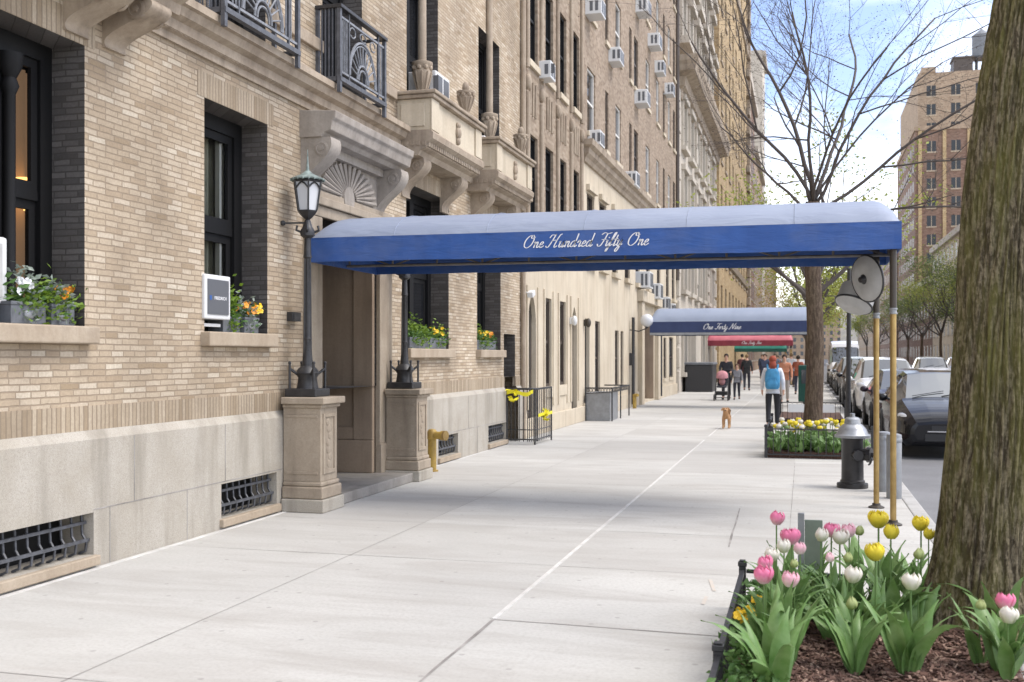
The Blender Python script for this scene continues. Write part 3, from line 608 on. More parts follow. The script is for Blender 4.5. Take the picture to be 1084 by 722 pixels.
def lamp_post(p, label, h=1.0, arm=True):
    x, y = p; z = 1.217; r_ = empty('lamp_post', (x, y, z), label, 'lamp post', 'iron lamp posts on the pedestals')
    q = MB(); q.box(x-.18, x+.18, y-.18, y+.18, z, z+.085); q.build('base', M['iron'], r_, bevel=.01)
    q = MB()
    for sx_ in (-1, 1):
        for sy in (-1, 1):
            q.tube([(x+sx_*.14, y+sy*.14, z+.085),(x+sx_*.14, y+sy*.14, z+.35)], .014, 6); q.ball((x+sx_*.14, y+sy*.14, z+.36), .02, 6, 5)
            q.tube([(x+sx_*.14,y+sy*.14,z+.3),(x+sx_*.06,y+sy*.06,z+.22),(x+sx_*.05,y+sy*.05,z+.1)], .016, 6)
    q.build('corner_bracket', M['iron'], r_, smooth=True)
    H = 1.78*h; q = MB()
    q.lathe([(.12,.085),(.11,.12),(.10,.2),(.13,.25),(.10,.30),(.06,.33),(.045,.5),(.04,.6),(.048,.62),(.04,.64),(.032,H-.3),(.046,H-.28),(.04,H-.25),(.035,H-.08),(.075,H-.05),(.08,H),(.05,H+.05),(.03,H+.12)], (x,y,z), 14)
    for i in range(6):
        a = 2*PI*i/6; q.tube([(x+.042*math.cos(a),y+.042*math.sin(a),z+.34),(x+.032*math.cos(a),y+.032*math.sin(a),z+H-.3)], .010, 5)
    for i in range(4):
        a = 2*PI*i/4+.4; q.tube([(x+.05*math.cos(a),y+.05*math.sin(a),z+H-.02),(x+.12*math.cos(a),y+.12*math.sin(a),z+H+.01),(x+.11*math.cos(a),y+.11*math.sin(a),z+H+.06)], .014, 5)
    q.build('post', M['iron'], r_, smooth=True)
    zl = z + H + .12; n = 6
    q = MB(); q.lathe([(.02,0),(.06,.03),(.105,.08),(.115,.10)], (x,y,zl), n); q.lathe([(.162,.40),(.17,.415),(.162,.43)], (x,y,zl), n)
    for i in range(n):
        a = 2*PI*i/n; c_, s_ = math.cos(a), math.sin(a); q.tube([(x+.11*c_,y+.11*s_,zl+.10),(x+.158*c_,y+.158*s_,zl+.41)], .010, 5)
        a2 = a+PI/n; am = [(a, .33), ((a+a2)/2, .375), (a2, .395), ((a2+a+2*PI/n)/2, .375), (a+2*PI/n, .33)]
        q.tube([(x+.148*math.cos(w_)*(.93 if 0 < i_ < 4 else 1), y+.148*math.sin(w_)*(.93 if 0 < i_ < 4 else 1), zl+zz) for i_, (w_, zz) in enumerate(am)], .010, 5)
    lf = q.build('lantern_frame', M['iron'], r_)
    q = MB(); q.lathe([(.10,.10),(.146,.405)], (x,y,zl), n); q.build('lantern_glass', M['opal'], r_)
    q = MB(); q.lathe([(.180,.428),(.183,.44),(.14,.462),(.08,.488),(.045,.51),(.025,.53)], (x,y,zl), 18)
    for i in range(18): a = 2*PI*i/18; q.ball((x+.177*math.cos(a), y+.177*math.sin(a), zl+.430), .014, 5, 4)
    q.build('lantern_cap', M['copper'], r_, smooth=True)
    q = MB(); q.tube([(x,y,zl+.52),(x,y,zl+.58),(x,y,zl+(.76 if arm else .62))], [.022,.014,.003], 8); q.build('finial', M['copper'], r_, smooth=True)
    if arm:
        q = MB(); q.tube([(x,y,zl-.03),(FX+.02,y-.12,zl-.04)], .010, 6); q.ball((FX+.02,y-.12,zl-.04), .03, 8, 6); q.build('wall_stay', M['iron'], r_)
    return r_
lamp_post(pA, 'black iron lamp post with white lantern and green copper cap, left of the doorway')
lamp_post(pB, 'black iron lamp post standing beyond the doorway behind the blue canopy', .86, False)
# ================================================================ CANOPIES
GLY = {
 'O': (.78, [[(.55,.95),(.25,.9),(.05,.55),(.1,.15),(.35,0),(.6,.2),(.68,.6),(.55,.95),(.42,.88),(.48,.72),(.74,.82)]]),
 'n': (.46, [[(0,.38),(.08,.45),(.09,.2),(.08,.0)],[(.09,.2),(.2,.42),(.29,.4),(.29,.1),(.36,0),(.47,.14)]]),
 'e': (.36, [[(0,.16),(.18,.24),(.25,.37),(.16,.45),(.05,.3),(.07,.07),(.18,0),(.37,.15)]]),
 'H': (.78, [[(-.16,.12),(-.06,.0),(.08,.08),(.2,.5),(.3,.92),(.36,1.0)],[(-.08,.72),(.02,.93),(.22,.93),(.36,1.0)],[(.8,1.0),(.66,.92),(.54,.5),(.5,.1),(.58,0),(.72,.12)],[(.16,.46),(.4,.54),(.6,.5)]]),
 'u': (.46, [[(0,.36),(.08,.45),(.06,.12),(.14,0),(.26,.12),(.33,.45)],[(.33,.45),(.31,.08),(.37,0),(.47,.14)]]),
 'd': (.50, [[(.31,.38),(.18,.46),(.04,.3),(.04,.08),(.14,0),(.26,.12),(.33,.45)],[(.33,1.0),(.335,.7),(.325,.35),(.32,.1),(.39,0),(.5,.14)]]),
 'r': (.36, [[(0,.3),(.1,.5),(.12,.38),(.22,.4),(.2,.08),(.26,0),(.36,.14)]]),
 'F': (.60, [[(.82,1.0),(.55,.93),(.28,1.0),(.08,.86)],[(.52,.95),(.4,.35),(.28,.03),(.1,.02),(.02,.18)],[(.22,.48),(.58,.52)]]),
 'i': (.24, [[(0,.32),(.08,.45),(.07,.08),(.13,0),(.25,.14)],[(.10,.60),(.12,.66)]]),
 'f': (.32, [[(.0,.14),(.18,.5),(.29,.92),(.24,1.0),(.16,.8),(.1,.1),(.05,-.3),(-.02,-.4),(-.02,-.22),(.16,.02),(.32,.14)]]),
 't': (.28, [[(.16,.82),(.1,.1),(.16,0),(.28,.14)],[(-.02,.50),(.28,.54)]]),
 'y': (.46, [[(0,.36),(.08,.45),(.06,.12),(.14,0),(.26,.12),(.33,.45)],[(.33,.45),(.28,-.15),(.18,-.42),(.07,-.32),(.18,-.08),(.46,.14)]]),
 'o': (.38, [[(.2,.45),(.06,.32),(.05,.08),(.15,0),(.27,.15),(.24,.4),(.14,.45),(.2,.36),(.38,.42)]]),
 'N': (.76, [[(-.14,.12),(-.06,0),(.04,.1),(.14,.5),(.24,.97)],[(.24,.97),(.36,.5),(.5,.03)],[(.5,.03),(.6,.5),(.68,.9),(.82,1.0)]]),
 'v': (.40, [[(0,.36),(.08,.45),(.12,.2),(.16,.0),(.26,.2),(.3,.42),(.41,.42)]]),
}
def script_text(text, x0, x1, z, y, th=.035, name='lettering', m=None, parent=None, slope=0, shear=.42, hs=1.0):
    """white brush-script words as thin ribbons sewn on the face y (normal -y)"""
    mb = MB(); pen = 0; strokes = []
    for ch in text:
        if ch == ' ': pen += .34; continue
        w, ss = GLY[ch]
        for s_ in ss: strokes.append([(pen+px, py) for px, py in s_])
        pen += w + (.03 if ch.isupper() else 0)
    sc_ = (x1-x0)/pen
    for s_ in strokes:
        P = [Vector(((px + py*shear), py, 0)) for px, py in s_]; Q = []
        if len(P) == 2: Q = P
        else:
            for i in range(len(P)-1):
                p0, p1, p2, p3 = P[max(i-1,0)], P[i], P[i+1], P[min(i+2,len(P)-1)]
                for k_ in range(6):
                    t_ = k_/6; Q.append(.5*((2*p1)+(p2-p0)*t_+(2*p0-5*p1+4*p2-p3)*t_*t_+(3*p1-p0-3*p2+p3)*t_**3))
            Q.append(P[-1])
        L_ = []; 
        for i, p in enumerate(Q):
            d = Q[min(i+1,len(Q)-1)]-Q[max(i-1,0)]; d = d.normalized() if d.length > 1e-6 else Vector((1,0,0)); nrm = Vector((-d.y,d.x,0))
            wd = th*(.62 + 1.1*max(0, abs(d.y)-.35)) ; L_.append((p+nrm*wd, p-nrm*wd))
        for i in range(len(Q)-1):
            a, b = L_[i]; c_, d_ = L_[i+1]
            mb.quad(*[(x0+q.x*sc_, y, z+q.y*sc_*hs + slope*(q.x*sc_)) for q in (b, d_, c_, a)])
    return mb.build(name, m, parent)
def canopy(name, label, xa, xb, ya, yb, zb_l, zb_r, band, crown, mt, mbm, inner, text=None, tx=None, tz=.07, posts=True, stripe=False, trunc=.22, pipes=True):
    root = empty(name, (xb, ya, 0), label, 'canopy', 'entrance canopies over the pavement')
    def zb(x): return zb_l + (zb_r-zb_l)*(x-xa)/(xb-xa)
    # valance: two long sides and the street end, thin cloth
    q = MB(); t_ = .012; n = 90
    for y0, y1 in ((ya, ya+t_), (yb-t_, yb)):
        for i in range(n):
            x0, x1 = xa+(xb-xa)*i/n, xa+(xb-xa)*(i+1)/n
            q.add([(x0,y0,zb(x0)),(x1,y0,zb(x1)),(x1,y1,zb(x1)),(x0,y1,zb(x0)),(x0,y0,zb(x0)+band),(x1,y0,zb(x1)+band),(x1,y1,zb(x1)+band),(x0,y1,zb(x0)+band)], [(0,3,2,1),(0,1,5,4),(2,3,7,6)])
    for x0 in (xb-t_, xa): q.box(x0, x0+t_, ya+t_+.001, yb-t_-.001, zb(x0), zb(x0)+band)
    q.v = [(p[0], p[1]+(.0035*math.sin(p[0]*9.1)+.0025*math.sin(p[0]*23+1))*(1.0 if p[2] < zb(p[0])+.05 else .35), p[2]+(.003*math.sin(p[0]*6.3+2) if p[2] < zb(p[0])+.02 else 0)) for p in q.v]; val = q.build('valance', mbm, root, smooth=True)
    q = MB()
    nx, ny = 40, 14; grid = []
    W = (yb-ya)/2; yc = (ya+yb)/2
    xs = [xa, xa+.04, xa+.09, xa+.15, xa+.22] + [xa+.22+(xb-xa-.44)*i/nx for i in range(1, nx)] + [xb-.22, xb-.15, xb-.09, xb-.04, xb-.01]
    for x in xs:
        e = min(1, (x-xa)/trunc, (xb-.01-x)/trunc); e = max(0, e); e = math.sqrt(max(0, 1-(1-e)**2))
        row = []
        for k_ in range(ny+1):
            a = -1 + 2*k_/ny; a_ = math.copysign(1-(1-abs(a))**1.5, a)
            h = crown*(max(0, 1-abs(a_)**2.2))**.62*e
            sag = -.006*math.sin((x-xa)*5.2)**2*(1-abs(a_))
            row.append((x, yc+a_*W, zb(x)+band+.001+h+sag))
        grid.append(row)
    vs = [p for r_ in grid for p in r_]; fs = []
    for i in range(len(xs)-1):
        for k_ in range(ny): a = i*(ny+1)+k_; fs.append((a, a+ny+1, a+ny+2, a+1))
    q.add(vs, fs); q.build('roof_cloth', mt, root, smooth='all')
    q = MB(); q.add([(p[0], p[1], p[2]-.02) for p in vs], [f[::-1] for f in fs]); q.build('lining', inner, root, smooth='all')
    for xx in [xa+(xb-xa)*f_ for f_ in (.16,.33,.5,.67,.84)]:
        pr = []; q = MB()
        for k_ in range(ny+1):
            a = -1+2*k_/ny; a_ = math.copysign(1-(1-abs(a))**1.5, a); pr.append((xx, yc+a_*W, zb(xx)+band+.004+crown*(max(0,1-abs(a_)**2.2))**.62))
        q.tube(pr, .0035, 5); q.build('seam', mt, root)
    if stripe:
        q = MB(); q.box(xa, xb, ya-.016, ya-.010, zb_l-.006, zb_l+.07); q.build('pale_hem', M['galv'], root)
    if pipes:
        q = MB(); zp = zb(xa)+.07; n = 11
        for yy_ in (ya+.06, yb-.06): q.tube([(xa+.02,yy_,zb(xa)+band-.02),(xb-.03,yy_,zb(xb)+band-.02)], .016, 6)
        q.tube([(xa+.02,yc,zb(xa)+.03),(xb-.03,yc,zb(xb)+.03)], .017, 6)
        for i in range(n+1):
            x = xa+.05+(xb-xa-.1)*i/n; q.tube([(x,yc,zb(x)+.03),(x,yc,zb(x)+band)], .014, 6); q.tube([(x,ya+.06,zb(x)+band-.03),(x,yb-.06,zb(x)+band-.03)], .011, 5)
            if i < n:
                x2 = xa+.05+(xb-xa-.1)*(i+1)/n; a, b = (.03, band) if i % 2 else (band, .03); q.tube([(x,yc,zb(x)+a*.8),(x2,yc,zb(x2)+b*.8)], .011, 5)
        q.build('pipe_frame', varied('frame_pipe', (.16,.15,.14), (.10,.09,.085), 9, .5), root)
    if posts:
        for yy_, xx in ((ya+.10, xb-.07), (ya+1.30, xb-.15)):
            q = MB(); q.tube([(xx,yy_,.02),(xx,yy_,2.06)], .030, 12); p_ = q.build('post', M['brass'], root, smooth=True)
            q = MB(); q.tube([(xx,yy_,2.12),(xx,yy_,zb(xx)+band*.6)], .034, 12); q.build('upper_post', M['bronze'], p_, smooth=True)
            q = MB(); q.lathe([(.04,2.06),(.04,2.075),(.033,2.08),(.033,2.10),(.04,2.105),(.04,2.12)], (xx,yy_,0), 14); q.build('collar', M['galv'], p_, smooth=True)
            q = MB(); q.lathe([(.085,.0),(.085,.012),(.045,.03),(.042,.05)], (xx,yy_,0), 16); q.build('base_plate', M['bronze'], p_, smooth=True)
    if text:
        script_text(text, tx[0], tx[1], zb(tx[0])+tz, ya-.0085, .036, 'lettering', M['letter'], root, slope=(zb_r-zb_l)/(xb-xa))
    return root
t0 = ay(553, 262, 10.85)[0]; t1 = ay(686, 258, 10.85)[0]
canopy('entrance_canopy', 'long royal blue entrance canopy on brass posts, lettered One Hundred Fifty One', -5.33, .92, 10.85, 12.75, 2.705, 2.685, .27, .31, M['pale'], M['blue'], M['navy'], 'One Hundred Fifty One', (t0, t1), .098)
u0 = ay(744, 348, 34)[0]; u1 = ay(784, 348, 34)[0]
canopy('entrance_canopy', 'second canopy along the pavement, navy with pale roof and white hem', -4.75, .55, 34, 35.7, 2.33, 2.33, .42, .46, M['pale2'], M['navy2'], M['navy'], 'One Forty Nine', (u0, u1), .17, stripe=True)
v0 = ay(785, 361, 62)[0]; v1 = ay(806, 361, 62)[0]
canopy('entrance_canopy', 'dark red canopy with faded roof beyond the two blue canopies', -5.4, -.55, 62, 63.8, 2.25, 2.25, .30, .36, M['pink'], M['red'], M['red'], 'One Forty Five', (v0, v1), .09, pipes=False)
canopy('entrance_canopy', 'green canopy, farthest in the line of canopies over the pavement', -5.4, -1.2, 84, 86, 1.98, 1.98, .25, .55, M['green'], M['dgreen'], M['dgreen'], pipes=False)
# twin round reflector lamps hung on the canopy posts
for (px, yy_, zz, rr, lab, dn) in ((.50, 11.75, 2.46, .245, 'round white reflector lamp with dark hub, nearer of two by brass posts', Vector((-.80,-.57,-.17))), (.47, 12.1, 2.17, .20, 'round white drum lamp hanging behind the nearer reflector lamp', Vector((-.30,-.34,-.80)))):
    px = ay(914 if yy_ < 12 else 902, 300, yy_)[0]
    dn.normalize(); r_ = empty('reflector_lamp', (px, yy_, zz), lab, 'lamp')
    q = MB(); q.lathe([(.05,.0),(.10,-.015),(rr*.75,.005),(rr,.045),(rr,.06),(rr*.97,.075),(rr*.5,.10),(.05,.12)], (px,yy_,zz), 28, axis=tuple(-dn)); q.build('dish', M['offwhite'], r_, smooth=True)
    q = MB(); c_ = Vector((px,yy_,zz)); M3 = Vector((0,0,1)).rotation_difference(-dn).to_matrix()
    q.tube([c_ + M3 @ Vector((rr*math.cos(i*PI/14), rr*math.sin(i*PI/14), .052)) for i in range(29)], .012, 6); q.build('rim', M['iron'], r_, smooth=True)
    if yy_ > 12: q = MB(); q.lathe([(.0,.02),(rr*.9,.03)], (px,yy_,zz), 24, axis=tuple(-dn)); q.build('lens', M['opal'], r_, smooth=True)
    else: q = MB(); q.lathe([(.0,-.05),(.03,-.045),(.035,-.02),(.055,.0),(.055,.02)], (px,yy_,zz), 14, axis=tuple(-dn)); q.build('hub', M['black'], r_, smooth=True)
    if yy_ > 12:
        q = MB(); q.lathe([(rr*.99,.06),(rr*.97,.24),(rr*.6,.29),(0,.30)], (px,yy_,zz), 24, axis=tuple(-dn)); q.build('drum', M['offwhite'], r_, smooth=True)
    q = MB(); e = c_ - dn*.11; q.tube([e, (px+.08, yy_+.10, zz+.1), (.77, 12.15, zz+.12)], .014, 6); q.build('bracket', M['iron'], r_)

# ================================================================ AIR CONDITIONERS
def ac(yc, z, X=FX, label='', w=.62, h=.42, d=.42, front=True, big=False):
    r_ = empty('air_conditioner', (X, yc, z), label, 'air conditioner', 'air conditioners in the windows')
    q = MB(); q.box(X-.2, X+d, yc-w/2, yc+w/2, z, z+h); q.build('case', M['white'], r_, bevel=.015)
    q = MB()
    if big: q.box(X+d+.001, X+d+.006, yc-w/2+.06, yc+w/2-.06, z+.05, z+h-.05)
    else:
        q.box(X+d+.001, X+d+.006, yc-w/2+.05, yc-.03, z+.05, z+h-.05); q.box(X+d+.001, X+d+.006, yc+.03, yc+w/2-.05, z+.05, z+h-.05)
    q.build('grille', M['acgrille'], r_)
    q = MB(); q.box(X+.12, X+.2, yc-w/2-.006, yc-w/2-.001, z+.08, z+h-.08); q.box(X+.26, X+.34, yc-w/2-.006, yc-w/2-.001, z+.08, z+h-.08); q.build('side_vent', M['acgrille'], r_)
    return r_
# the two beside the near windows
r_ = empty('air_conditioner', (FX, 8.9, 1.95), 'white framed air conditioner with grey grille beside the window flower box', 'air conditioner', 'air conditioners in the windows')
ax = FX+.03; ya_, yb_, za_, zb_ = 8.74, 9.20, 2.00, 2.42
q = MB(); q.box(FX-.3, ax, ya_, yb_, za_, zb_); q.build('case', M['white'], r_, bevel=.012)
q = MB(); q.box(ax+.001, ax+.008, ya_+.045, yb_-.045, za_+.045, zb_-.045); q.build('grille', M['acgrille'], r_)
def flat_text(s_, loc, size, m, parent, name='lettering'):
    cu = bpy.data.curves.new('t', 'FONT'); cu.body = s_; cu.size = size; cu.extrude = .0008; cu.align_x = 'CENTER'
    o = bpy.data.objects.new('t', cu); C.objects.link(o); bpy.context.view_layer.update()
    me = bpy.data.meshes.new_from_object(o); bpy.data.objects.remove(o)
    M4 = Matrix(((0,0,1),(1,0,0),(0,1,0))).to_4x4(); me.transform(M4); me.transform(Matrix.Translation(Vector(loc)-parent.location)); me.materials.clear(); me.materials.append(m)
    n = bpy.data.objects.new(name, me); C.objects.link(n); n.parent = parent; return n
flat_text('FRIEDRICH', (ax+.010, 9.0, 2.185), .045, M['letter'], r_)
q = MB(); q.box(ax+.009, ax+.011, 8.81, 8.845, 2.18, 2.222); q.build('emblem', mat('blue_emblem', (.03,.10,.32), .5), r_)
q = MB(); q.box(FX-.3, FX-.02, ya_+.02, yb_-.1, 1.93, 1.96); q.build('support', M['white'], r_)
r_ = empty('air_conditioner', (FX, 6.1, 1.98), 'white air conditioner case at the frame edge of the nearest window', 'air conditioner', 'air conditioners in the windows')
q = MB(); q.box(FX-.35, FX-.10, 5.7, 6.36, 2.02, 2.50); q.build('case', M['white'], r_, bevel=.02)
q = MB(); q.box(FX-.099, FX-.094, 5.76, 6.30, 2.07, 2.45); q.build('grille', M['offwhite'], r_)

# ================================================================ PLANTS ON THE SILLS
def leaf_quads(mb, c, n, spread, size, mi=0, up=.4, rng=R):
    for i in range(n):
        p = Vector(c) + Vector((rng.gauss(0,spread[0]), rng.gauss(0,spread[1]), rng.gauss(0,spread[2])))
        d = Vector((rng.uniform(-1,1), rng.uniform(-1,1), rng.uniform(-.3,1)*up+.1)).normalized(); w = d.cross(Vector((rng.uniform(-1,1),rng.uniform(-1,1),rng.uniform(-1,1)))).normalized(); nn = d.cross(w)
        s_ = size*rng.uniform(.6,1.3)
        mb.add([p, p+d*s_*.5+w*s_*.26+nn*s_*.06, p+d*s_, p+d*s_*.5-w*s_*.26+nn*s_*.06], [(0,1,2,3)], mi)
def blossom(mb, c, r_, mi=0, n=5, axis=None):
    ax_ = Vector(axis or (R.uniform(-.4,1), R.uniform(-1,.2), R.uniform(0,.6))).normalized(); M3 = Vector((0,0,1)).rotation_difference(ax_).to_matrix(); c = Vector(c)
    for i in range(n):
        a = 2*PI*i/n; e = c + M3 @ Vector((r_*.62*math.cos(a), r_*.62*math.sin(a), .004)); pts = [c]
        for j_ in range(7): b = a - 1.25 + 2.5*j_/6; pts.append(e + M3 @ Vector((r_*.55*math.cos(b), r_*.55*math.sin(b), r_*.15)))
        mb.add(pts, [tuple(range(8))], mi)
def flower_box(y0, y1, z, x, label, kinds, emblem=True):
    r_ = empty('flower_box', (x, (y0+y1)/2, z), label, 'flower box', 'flower boxes on the window sills')
    q = MB(); w = .17
    q.box(x-w, x, y0, y1, z, z+.16); q.box(x-w-.008, x+.008, y0-.008, y1+.008, z+.135, z+.162)
    bx = q.build('box', M['leadbox'], r_, bevel=.006)
    if emblem: q = MB(); q.ball((x+.003, (y0+y1)/2, z+.07), (.012,.06,.035), 10, 6); q.build('medallion', M['galv'], bx, smooth=True)
    q = MB(); n = max(3, int((y1-y0)/.07))
    for i in range(n):
        yy_ = y0+(y1-y0)*(i+.5)/n; leaf_quads(q, (x-.08, yy_, z+.20), 26, (.05,.05,.045), .065)
        if i % 2: leaf_quads(q, (x+.015, yy_, z+.12), 14, (.02,.045,.06), .05)
    q.build('foliage', M['leaf3'], r_)
    for nm, m_, frac, dz in kinds:
        q = MB()
        yy_ = y0+(y1-y0)*frac
        if 'foliage' in nm: leaf_quads(q, (x-.04, yy_, z+.21+dz), 70, (.05,.06,.06), .06); leaf_quads(q, (x+.02, yy_, z+.10), 30, (.02,.05,.06), .05)
        else:
            for i in range(9): blossom(q, (x-.02+R.uniform(-.06,.05), yy_+R.gauss(0,.06), z+.21+dz+R.uniform(-.05,.06)), .027)
        q.build(nm, m_, r_)
    return r_
bxx = FX-.02
flower_box(6.30, 6.66, 1.882, bxx, 'grey flower box with lime and silver trailing leaves on the nearest window sill', [('silver_foliage', M['leafsilver'], .55, .10), ('lime_foliage', M['leaf2'], .92, -.02), ('lime_foliage', M['leaf2'], .6, -.06), ('white_blossom', M['letter'], .5, .06)])
flower_box(6.72, 6.98, 1.882, bxx, 'grey flower box with orange blossoms at the right end of nearest sill', [('silver_foliage', M['leafsilver'], .3, .02), ('orange_blossom', M['p_orange'], .75, .02), ('lime_foliage', M['leaf2'], .1, 0), ('lime_foliage', M['leaf2'], .8, -.04)])
flower_box(9.20, 9.52, 1.882, bxx-.03, 'dark flower box with tall lime foliage right behind the framed air conditioner', [('lime_foliage', M['leaf2'], .5, .08), ('tall_foliage', M['leaf2'], .55, .16)], False)
flower_box(9.56, 9.84, 1.882, bxx, 'grey flower box with medallion and orange blossoms at right end of second sill', [('silver_foliage', M['leafsilver'], .3, .05), ('orange_blossom', M['p_orange'], .35, .03), ('yellow_blossom', M['p_yel2'], .85, .05)])
flower_box(14.2, 15.0, 1.762, bxx, 'leafy window box on the sill just past the doorway', [('lime_foliage', M['leaf2'], .15, .14), ('lime_foliage', M['leaf2'], .35, .05), ('lime_foliage', M['leaf2'], .6, .05), ('lime_foliage', M['leaf2'], .85, .03)], False)
flower_box(15.05, 15.8, 1.762, bxx, 'window box of yellow green flowers, farther box on that sill', [('yellow_blossom', M['p_yel2'], .3, .06), ('lime_foliage', M['leaf2'], .4, .03), ('lime_foliage', M['leaf2'], .75, .05), ('yellow_blossom', M['p_yel2'], .7, .05)], False)
flower_box(17.45, 18.6, 1.762, bxx, 'window box with yellow and orange flowers on the last brick window sill', [('lime_foliage', M['leaf2'], .12, .14), ('yellow_blossom', M['p_yel2'], .3, .05), ('orange_blossom', M['p_orange'], .75, .04), ('lime_foliage', M['leaf2'], .45, .02)], False)

# ================================================================ HOUSE B / C: limestone ground floor, brown and sand brick above
B = empty('limestone_house', (FX, 23, 0), 'brown brick house with pale limestone ground floor and arched doors', 'building', 'apartment houses in the row')
def arch_fill(mb, ya, yb, zs, zt, X0, X1, mi=0):
    """pointed arch head inside a square opening: masonry spandrels both sides"""
    n = 8; yc = (ya+yb)/2
    L_ = [(ya, zs)] + [(ya + (yc-ya)*math.sin(i/n*PI/2)**1.0*1.0*(i/n)**.6, zs + (zt-zs)*math.sin(i/n*PI/2)) for i in range(1, n+1)]
    for i in range(n):
        (a0, z0), (a1, z1) = L_[i], L_[i+1]
        for s_ in (1, -1):
            f_ = (lambda q: q) if s_ == 1 else (lambda q: 2*yc-q)
            e = ya if s_ == 1 else yb
            mb.quad((X1,e,z0),(X1,f_(a0),z0),(X1,f_(a1),z1),(X1,e,z1), mi) if s_ == 1 else mb.quad((X1,f_(a0),z0),(X1,e,z0),(X1,e,z1),(X1,f_(a1),z1), mi)
            mb.quad((X0,f_(a0),z0),(X1,f_(a0),z0),(X1,f_(a1),z1),(X0,f_(a1),z1), mi)
Y0, Y1 = AEND+.004, 26.42
ops1 = [(20.87,21.54,.06,2.95,.16),(22.34,22.97,.98,2.92,.13),(23.73,24.43,.98,2.92,.13),(25.07,25.73,.06,2.85,.16)]
wall(Y0, Y1, 0.0, 4.12, ops1, mats=[M['lime'], M['lime']], parent=B, name='limestone_front')
cols = [(20.9,21.68),(22.38,23.12),(23.78,24.5),(25.25,25.98)]
upB = [(a,b,4.5,6.22,.13) for a,b in cols] + [(a,b,7.72,9.6,.13) for a,b in cols] + [(a,b,11,12.8,.13) for a,b in cols]
wall(Y0, Y1, 4.12, 14.5, upB, mats=[M['brickB'], M['brickB']], parent=B)
core(B, Y0, Y1, 14.5, M['brickB'])
q = MB(); arch_fill(q, 20.87, 21.54, 2.35, 2.95, FX-.09, FX); q.build('arch_head', M['lime'], B); q = MB(); arch_fill(q, 25.07, 25.73, 2.3, 2.85, FX-.09, FX); q.build('arch_head', M['lime'], B)
q = MB()
for a,b,c,d,e in ops1:
    if c > .5: q = MB(); q.box(FX-.25, FX+.03, a-.03, b+.03, c-.24, c-.002); q.build('sill', M['lime'], B, bevel=.01)
    for a_, b_ in ((a-.16, a-.07), (b+.07, b+.16)): q = MB(); q.box(FX-.01, FX+.035, a_, b_, .55, 3.1); q.build('pilaster_strip', M['lime'], B, bevel=.01)
q = MB(); q.box(FX-.01, FX+.05, Y0+.02, Y1, .0, .38); q.build('plinth', M['lime'], B, bevel=.01)
for a,b in cols:
    for z_ in (7.58, 4.36): q = MB(); q.box(FX-.2, FX+.06, a-.06, b+.06, z_, z_+.138); q.build('sill', M['lime'], B, bevel=.01)
for yy_ in (20.72, 21.9, 23.45, 24.9, 26.15):
    q = MB(); q.tube([(FX+.03,yy_,4.3),(FX+.03,yy_,7.0)], .055, 10); q.tube([(FX+.03,yy_,7.5),(FX+.03,yy_,12)], .05, 10); q.ball((FX+.04,yy_,7.2), (.08,.08,.16), 10, 8); q.build('carved_pilaster', M['trim'], B, smooth=True)
for a,b in cols:
    q = MB()
    for k_ in range(3): q.tube([(FX+.015, a+.1+k_*.22, 6.6),(FX+.02, a+.1+k_*.22, 7.3)], .035, 6)
    q.build('carved_panel', M['trim'], B, smooth=True)
cornB = MB(); cornice(cornB, Y0+.02, Y1, [(-.01,3.98),(.05,4.0),(.09,4.1),(.13,4.12),(.14,4.2),(-.01,4.24)], ret=False); cornB.build('cornice', M['lime'], B)
for o in ops1:
    if o[2] > .5: window(B, *o[:4], FX-.05, M['framebr'], M['glass'], .5, .07)
    else:
        d = MB(); d.box(FX-.16, FX-.10, o[0], o[1], o[2], o[3]); dd = d.build('door', M['framebr'] , B); d = MB(); d.box(FX-.099, FX-.093, o[0]+.10, o[1]-.10, .5, 2.6); d.build('door_pane', M['glass'], dd)
for o in upB: simple_window(B, *o[:4], FX-.06, M['frame'], M['glass'])
q = MB(); q.tube([(FX,20.62,2.93),(FX+.10,20.62,2.93)], .02, 6); q.obox((FX+.14,20.58,2.90), (.12,.22,.11), Matrix.Rotation(.3,3,'X')); tag(q.build('security_camera', M['white'], loc=(FX,20.6,2.9), bevel=.015), 'small white security camera on limestone corner above railing', 'camera')
for yy_, lb_ in ((24.85, 'small round white lamp beside the second arched door'), (26.55, 'small dark lamp beside the tall dark doorway')):
    q = MB(); q.ball((FX+.12,yy_,2.5), (.07,.07,.12), 10, 8); q.box(FX+.003, FX+.06, yy_-.03, yy_+.03, 2.42, 2.58); tag(q.build('wall_lantern', M['white'] if yy_ < 25 else M['bronze'], loc=(FX,yy_,2.5), smooth=True), lb_, 'wall lamp')

Cc = empty('sand_brick_house', (FX, 37, 0), 'tall sand brick apartment house with limestone base and many air conditioners', 'building', 'apartment houses in the row')
Y0, Y1 = 26.424, 47.06
ops = [(26.68,27.3,.06,2.62,.14),(28.08,28.77,.6,2.6,.13),(31.21,31.88,.75,2.42,.13),(32.22,32.75,.75,2.42,.13),(36.5,39.7,.06,3.1,1.2),(42.6,43.5,.75,2.4,.13),(44.4,45.9,.75,2.45,.13)]
ops2 = [(a,a+1.0,4.1,5.9,.13) for a in (26.95,28.7,30.7,33.0,35.2,37.7,40.6,43.4,45.4)]
wall(Y0, Y1, 0, 6.95, ops+ops2, mats=[M['lime'], M['lime']], parent=Cc, name='limestone_front')
bays = [(27.0,28.1),(29.6,30.1),(31.3,32.3),(33.9,34.4),(34.9,35.8),(37.6,38.6),(40.4,41.3),(42.4,43.0),(44.0,44.9),(45.8,46.6)]
upC = [(a,b,7.5+3.1*k_,9.2+3.1*k_,.12) for k_ in range(6) for a,b in bays]
wall(Y0, Y1, 6.95, 27, upC, mats=[M['brickC'], M['brickC']], parent=Cc)
